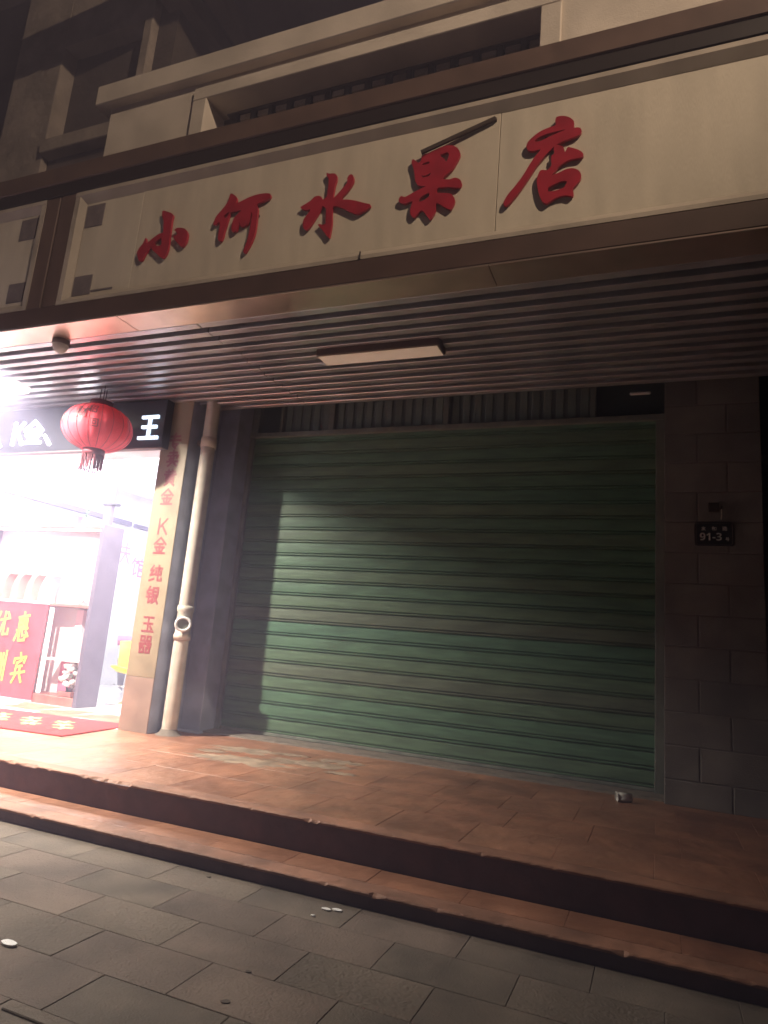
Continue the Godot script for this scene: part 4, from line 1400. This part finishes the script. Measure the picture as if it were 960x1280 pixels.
func lamps() -> void:
	box_lamp("box_light", "unlit brown box light with a glow added to its cream diffuser under the slatted ceiling", Vector3(-1.846, SOFFIT, 1.376), Vector2(0.465, 0.088), false)
	var lit := Vector3(-5.52, SOFFIT, 1.33)
	var a := box_lamp("lit_light", "lit lamp glowing under the slats at the left edge", lit, Vector2(0.125, 0.075), true)
	area_light("lit_light_lamp", lit + Vector3(0, -0.062, 0), Vector2(0.2, 0.12), 2.2, Color(1, 0.95, 0.86), a)
	var flood := Vector3(-4.94, SOFFIT, 2.16)
	var b := box_lamp("lit_light", "lit lamp under the soffit just beyond the left edge", flood, Vector2(0.09, 0.075), true)
	area_light("lit_light_lamp", flood + Vector3(0, -0.085, 0), Vector2(0.085, 0.085), 66.0, Color(1, 0.96, 0.89), b, -0.33)
	# street lamp behind the photographer's right shoulder
	var s := thing("street_lamp", "street lamp on the far side of the pavement, out of the picture", "street lamp", Vector3(6.5, -0.23, 8.1))
	var st := mb()
	lathe(st, [Vector2(0.14, 0.0), Vector2(0.14, 0.3), Vector2(0.08, 0.34), Vector2(0.055, 9.3)], 14)
	part("pole", st, M.bracket, s)
	st = mb()
	bar(st, Vector3(0, 9.3, 0), Vector3(-0.9, 9.6, -0.8), 0.06, 0.06)
	part("arm", st, M.bracket, s)
	st = mb()
	bar(st, Vector3(-0.75, 9.58, -0.67), Vector3(-1.2, 9.68, -1.07), 0.2, 0.08)
	part("lamp_head", st, M.bracket, s)
	st = mb()
	bar(st, Vector3(-0.85, 9.55, -0.76), Vector3(-1.15, 9.61, -1.02), 0.14, 0.02)
	part("lamp_lens", st, M.lamp, s)
	var l := SpotLight3D.new()
	l.name = "street_lamp_light"
	s.add_child(l)
	l.position = Vector3(-1.0, 9.52, -0.9)
	l.look_at_from_position(l.global_position, Vector3(-2.6, 5.6, 1.9))
	l.light_energy = 132.0
	l.light_color = Color(1.0, 0.89, 0.76)
	l.spot_angle = 27.0
	l.spot_angle_attenuation = 0.55
	l.spot_range = 30.0
	l.spot_attenuation = 2.0
	l.light_size = 0.1
	l.shadow_enabled = true
	# small dome on the soffit
	var d := thing("dome_fitting", "small pale dome fitting under the canopy edge, left of the lantern", "fitting", Vector3(-4.2, 2.946, 2.02))
	st = mb()
	lathe(st, [Vector2(0.001, 0.0), Vector2(0.062, 0.0), Vector2(0.062, -0.035), Vector2(0.056, -0.04)], 22)
	part("base", st, M.bracket, d)
	st = mb()
	lathe(st, [Vector2(0.058, -0.036), Vector2(0.055, -0.06), Vector2(0.035, -0.095), Vector2(0.001, -0.11)], 22)
	part("dome", st, M.paper, d)

func lantern() -> void:
	var at := Vector3(-4.65, 2.575, 1.11)
	var l := thing("lantern", "round red silk lantern with a dark fringe hanging under the slats", "lantern", at)
	var rx := 0.3
	var ry := 0.212
	var st := mb()
	var prof: Array = []
	for i in 21:
		var a := -1.25 + 2.5 * i / 20.0
		prof.append(Vector2(rx * pow(cos(a), 0.9), ry * sin(a)))
	lathe(st, prof, 72, Transform3D.IDENTITY, 0.035, 18)
	var body := part("silk", st, M.silk, l)
	st = mb()
	for k in 18:
		var pts: Array = []
		for i in 15:
			var a := -1.2 + 2.4 * i / 14.0
			var u := TAU * (k + 0.0) / 18.0
			var r := rx * pow(cos(a), 0.9) * 0.965 + 0.003
			pts.append(Vector3(cos(u) * r, ry * sin(a), sin(u) * r))
		tube(st, pts, 0.0022, 4)
	part("rib", st, M.maroon, body)
	st = mb()
	lathe(st, [Vector2(0.001, ry * 0.93), Vector2(0.098, ry * 0.93), Vector2(0.098, ry + 0.035), Vector2(0.09, ry + 0.035), Vector2(0.09, ry)], 28)
	part("top_collar", st, M.maroon, l)
	st = mb()
	lathe(st, [Vector2(0.001, -ry * 0.93), Vector2(0.092, -ry * 0.93), Vector2(0.095, -ry - 0.04), Vector2(0.085, -ry - 0.04)], 28)
	part("bottom_collar", st, M.maroon, l)
	st = mb()
	for k in 44:
		var u := TAU * k / 44.0
		var p := Vector3(cos(u) * 0.09, -ry - 0.03, sin(u) * 0.09)
		bar(st, p, p + Vector3(rng.randf_range(-0.012, 0.012), -0.12 - rng.randf() * 0.03, rng.randf_range(-0.012, 0.012)), 0.007, 0.004)
	var fr := part("fringe", st, M.maroon, l)
	fr.set_meta("kind", "stuff")
	for s: Array in [[-0.035, 0.0], [0.03, 0.02], [0.005, -0.03]]:
		st = mb()
		tube(st, [Vector3(s[0] * 1.4, ry, s[1]), Vector3(s[0], 0.26, s[1]), Vector3(s[0] * 0.9, SOFFIT + 0.02 - at.y, s[1])], 0.0035, 6)
		part("cord", st, M.black, l)
	# dark characters brushed on the silk, bent round it
	for g: Array in [["财", 1.28, 0.06, 0.12], ["招", 0.98, 0.10, 0.085], ["回", 0.88, -0.03, 0.075], ["财", 2.1, 0.02, 0.10]]:
		st = mb()
		for s: Array in STROKES[g[0]]:
			for i in s.size() / 2 - 1:
				var steps := 4
				for q in steps:
					var ends: Array[Vector3] = []
					var ends2: Array[Vector3] = []
					var d := Vector2(s[i * 2 + 2] - s[i * 2], s[i * 2 + 3] - s[i * 2 + 1]).normalized().orthogonal() * 0.42
					for e in 2:
						var f := float(q + e) / steps
						var p := Vector2(lerpf(s[i * 2], s[i * 2 + 2], f), lerpf(s[i * 2 + 1], s[i * 2 + 3], f))
						for w: float in [-1.0, 1.0]:
							var v := (p + d * w - Vector2(5, 5)) / 10.0 * float(g[3])
							var y: float = g[2] - v.y
							var sa := clampf(y / ry, -0.98, 0.98)
							var r := rx * pow(cos(asin(sa)), 0.9) + 0.004
							var u: float = g[1] - v.x / r
							ends.append(Vector3(cos(u) * r, y, sin(u) * r))
					quad(st, ends[0], ends[1], ends[3], ends[2], Vector3(cos(g[1]), 0, sin(g[1])))
		part("character", st, M.black, l)

# ---- litter

func small_things() -> void:
	var t := thing("crushed_cup", "crushed pale plastic cup lying at the right foot of the shutter", "cup", Vector3(-0.16, 0.03, 0.42))
	t.rotation = Vector3(0.0, 0.3, 1.62)
	var st := mb()
	lathe(st, [Vector2(0.001, 0.0), Vector2(0.028, 0.0), Vector2(0.034, 0.05), Vector2(0.037, 0.095), Vector2(0.034, 0.095), Vector2(0.031, 0.05), Vector2(0.025, 0.006)], 20, Transform3D.IDENTITY, 0.25, 5)
	part("wall", st, M.paper, t)
	st = mb()
	lathe(st, [Vector2(0.034, 0.092), Vector2(0.04, 0.094), Vector2(0.04, 0.1), Vector2(0.034, 0.1)], 20, Transform3D.IDENTITY, 0.15, 5)
	part("rim", st, M.white, t)
	var labels := ["white scrap of foam on the paving near the left edge", "left one of two white chips on the paving by the step", "right one of two white chips on the paving by the step", "tiny white speck on the paving below the two chips", "tiny white speck on the dark paving at lower right"]
	var spots := [[-2.044, 3.569, 0.034, 0.018], [-1.285, 2.668, 0.022, 0.012], [-1.243, 2.650, 0.024, 0.013], [-1.3, 2.76, 0.01, 0.007], [0.12, 2.95, 0.012, 0.008]]
	for k in 5:
		var s: Array = spots[k]
		var o := thing("litter_scrap", labels[k], "litter", Vector3(s[0], -0.222, s[1]), "white scraps on the paving")
		var outer := PackedVector2Array()
		for i in 11:
			var a := TAU * i / 11.0
			outer.append(Vector2(cos(a) * s[2], sin(a) * s[3]) * rng.randf_range(0.85, 1.15))
		st = mb()
		slab(st, outer, [], 0.0, 0.007 if k == 0 else 0.004)
		part("scrap", st, M.white, o, Vector3(0, 0.0015, 0), Vector3(-PI / 2, 0, 0))
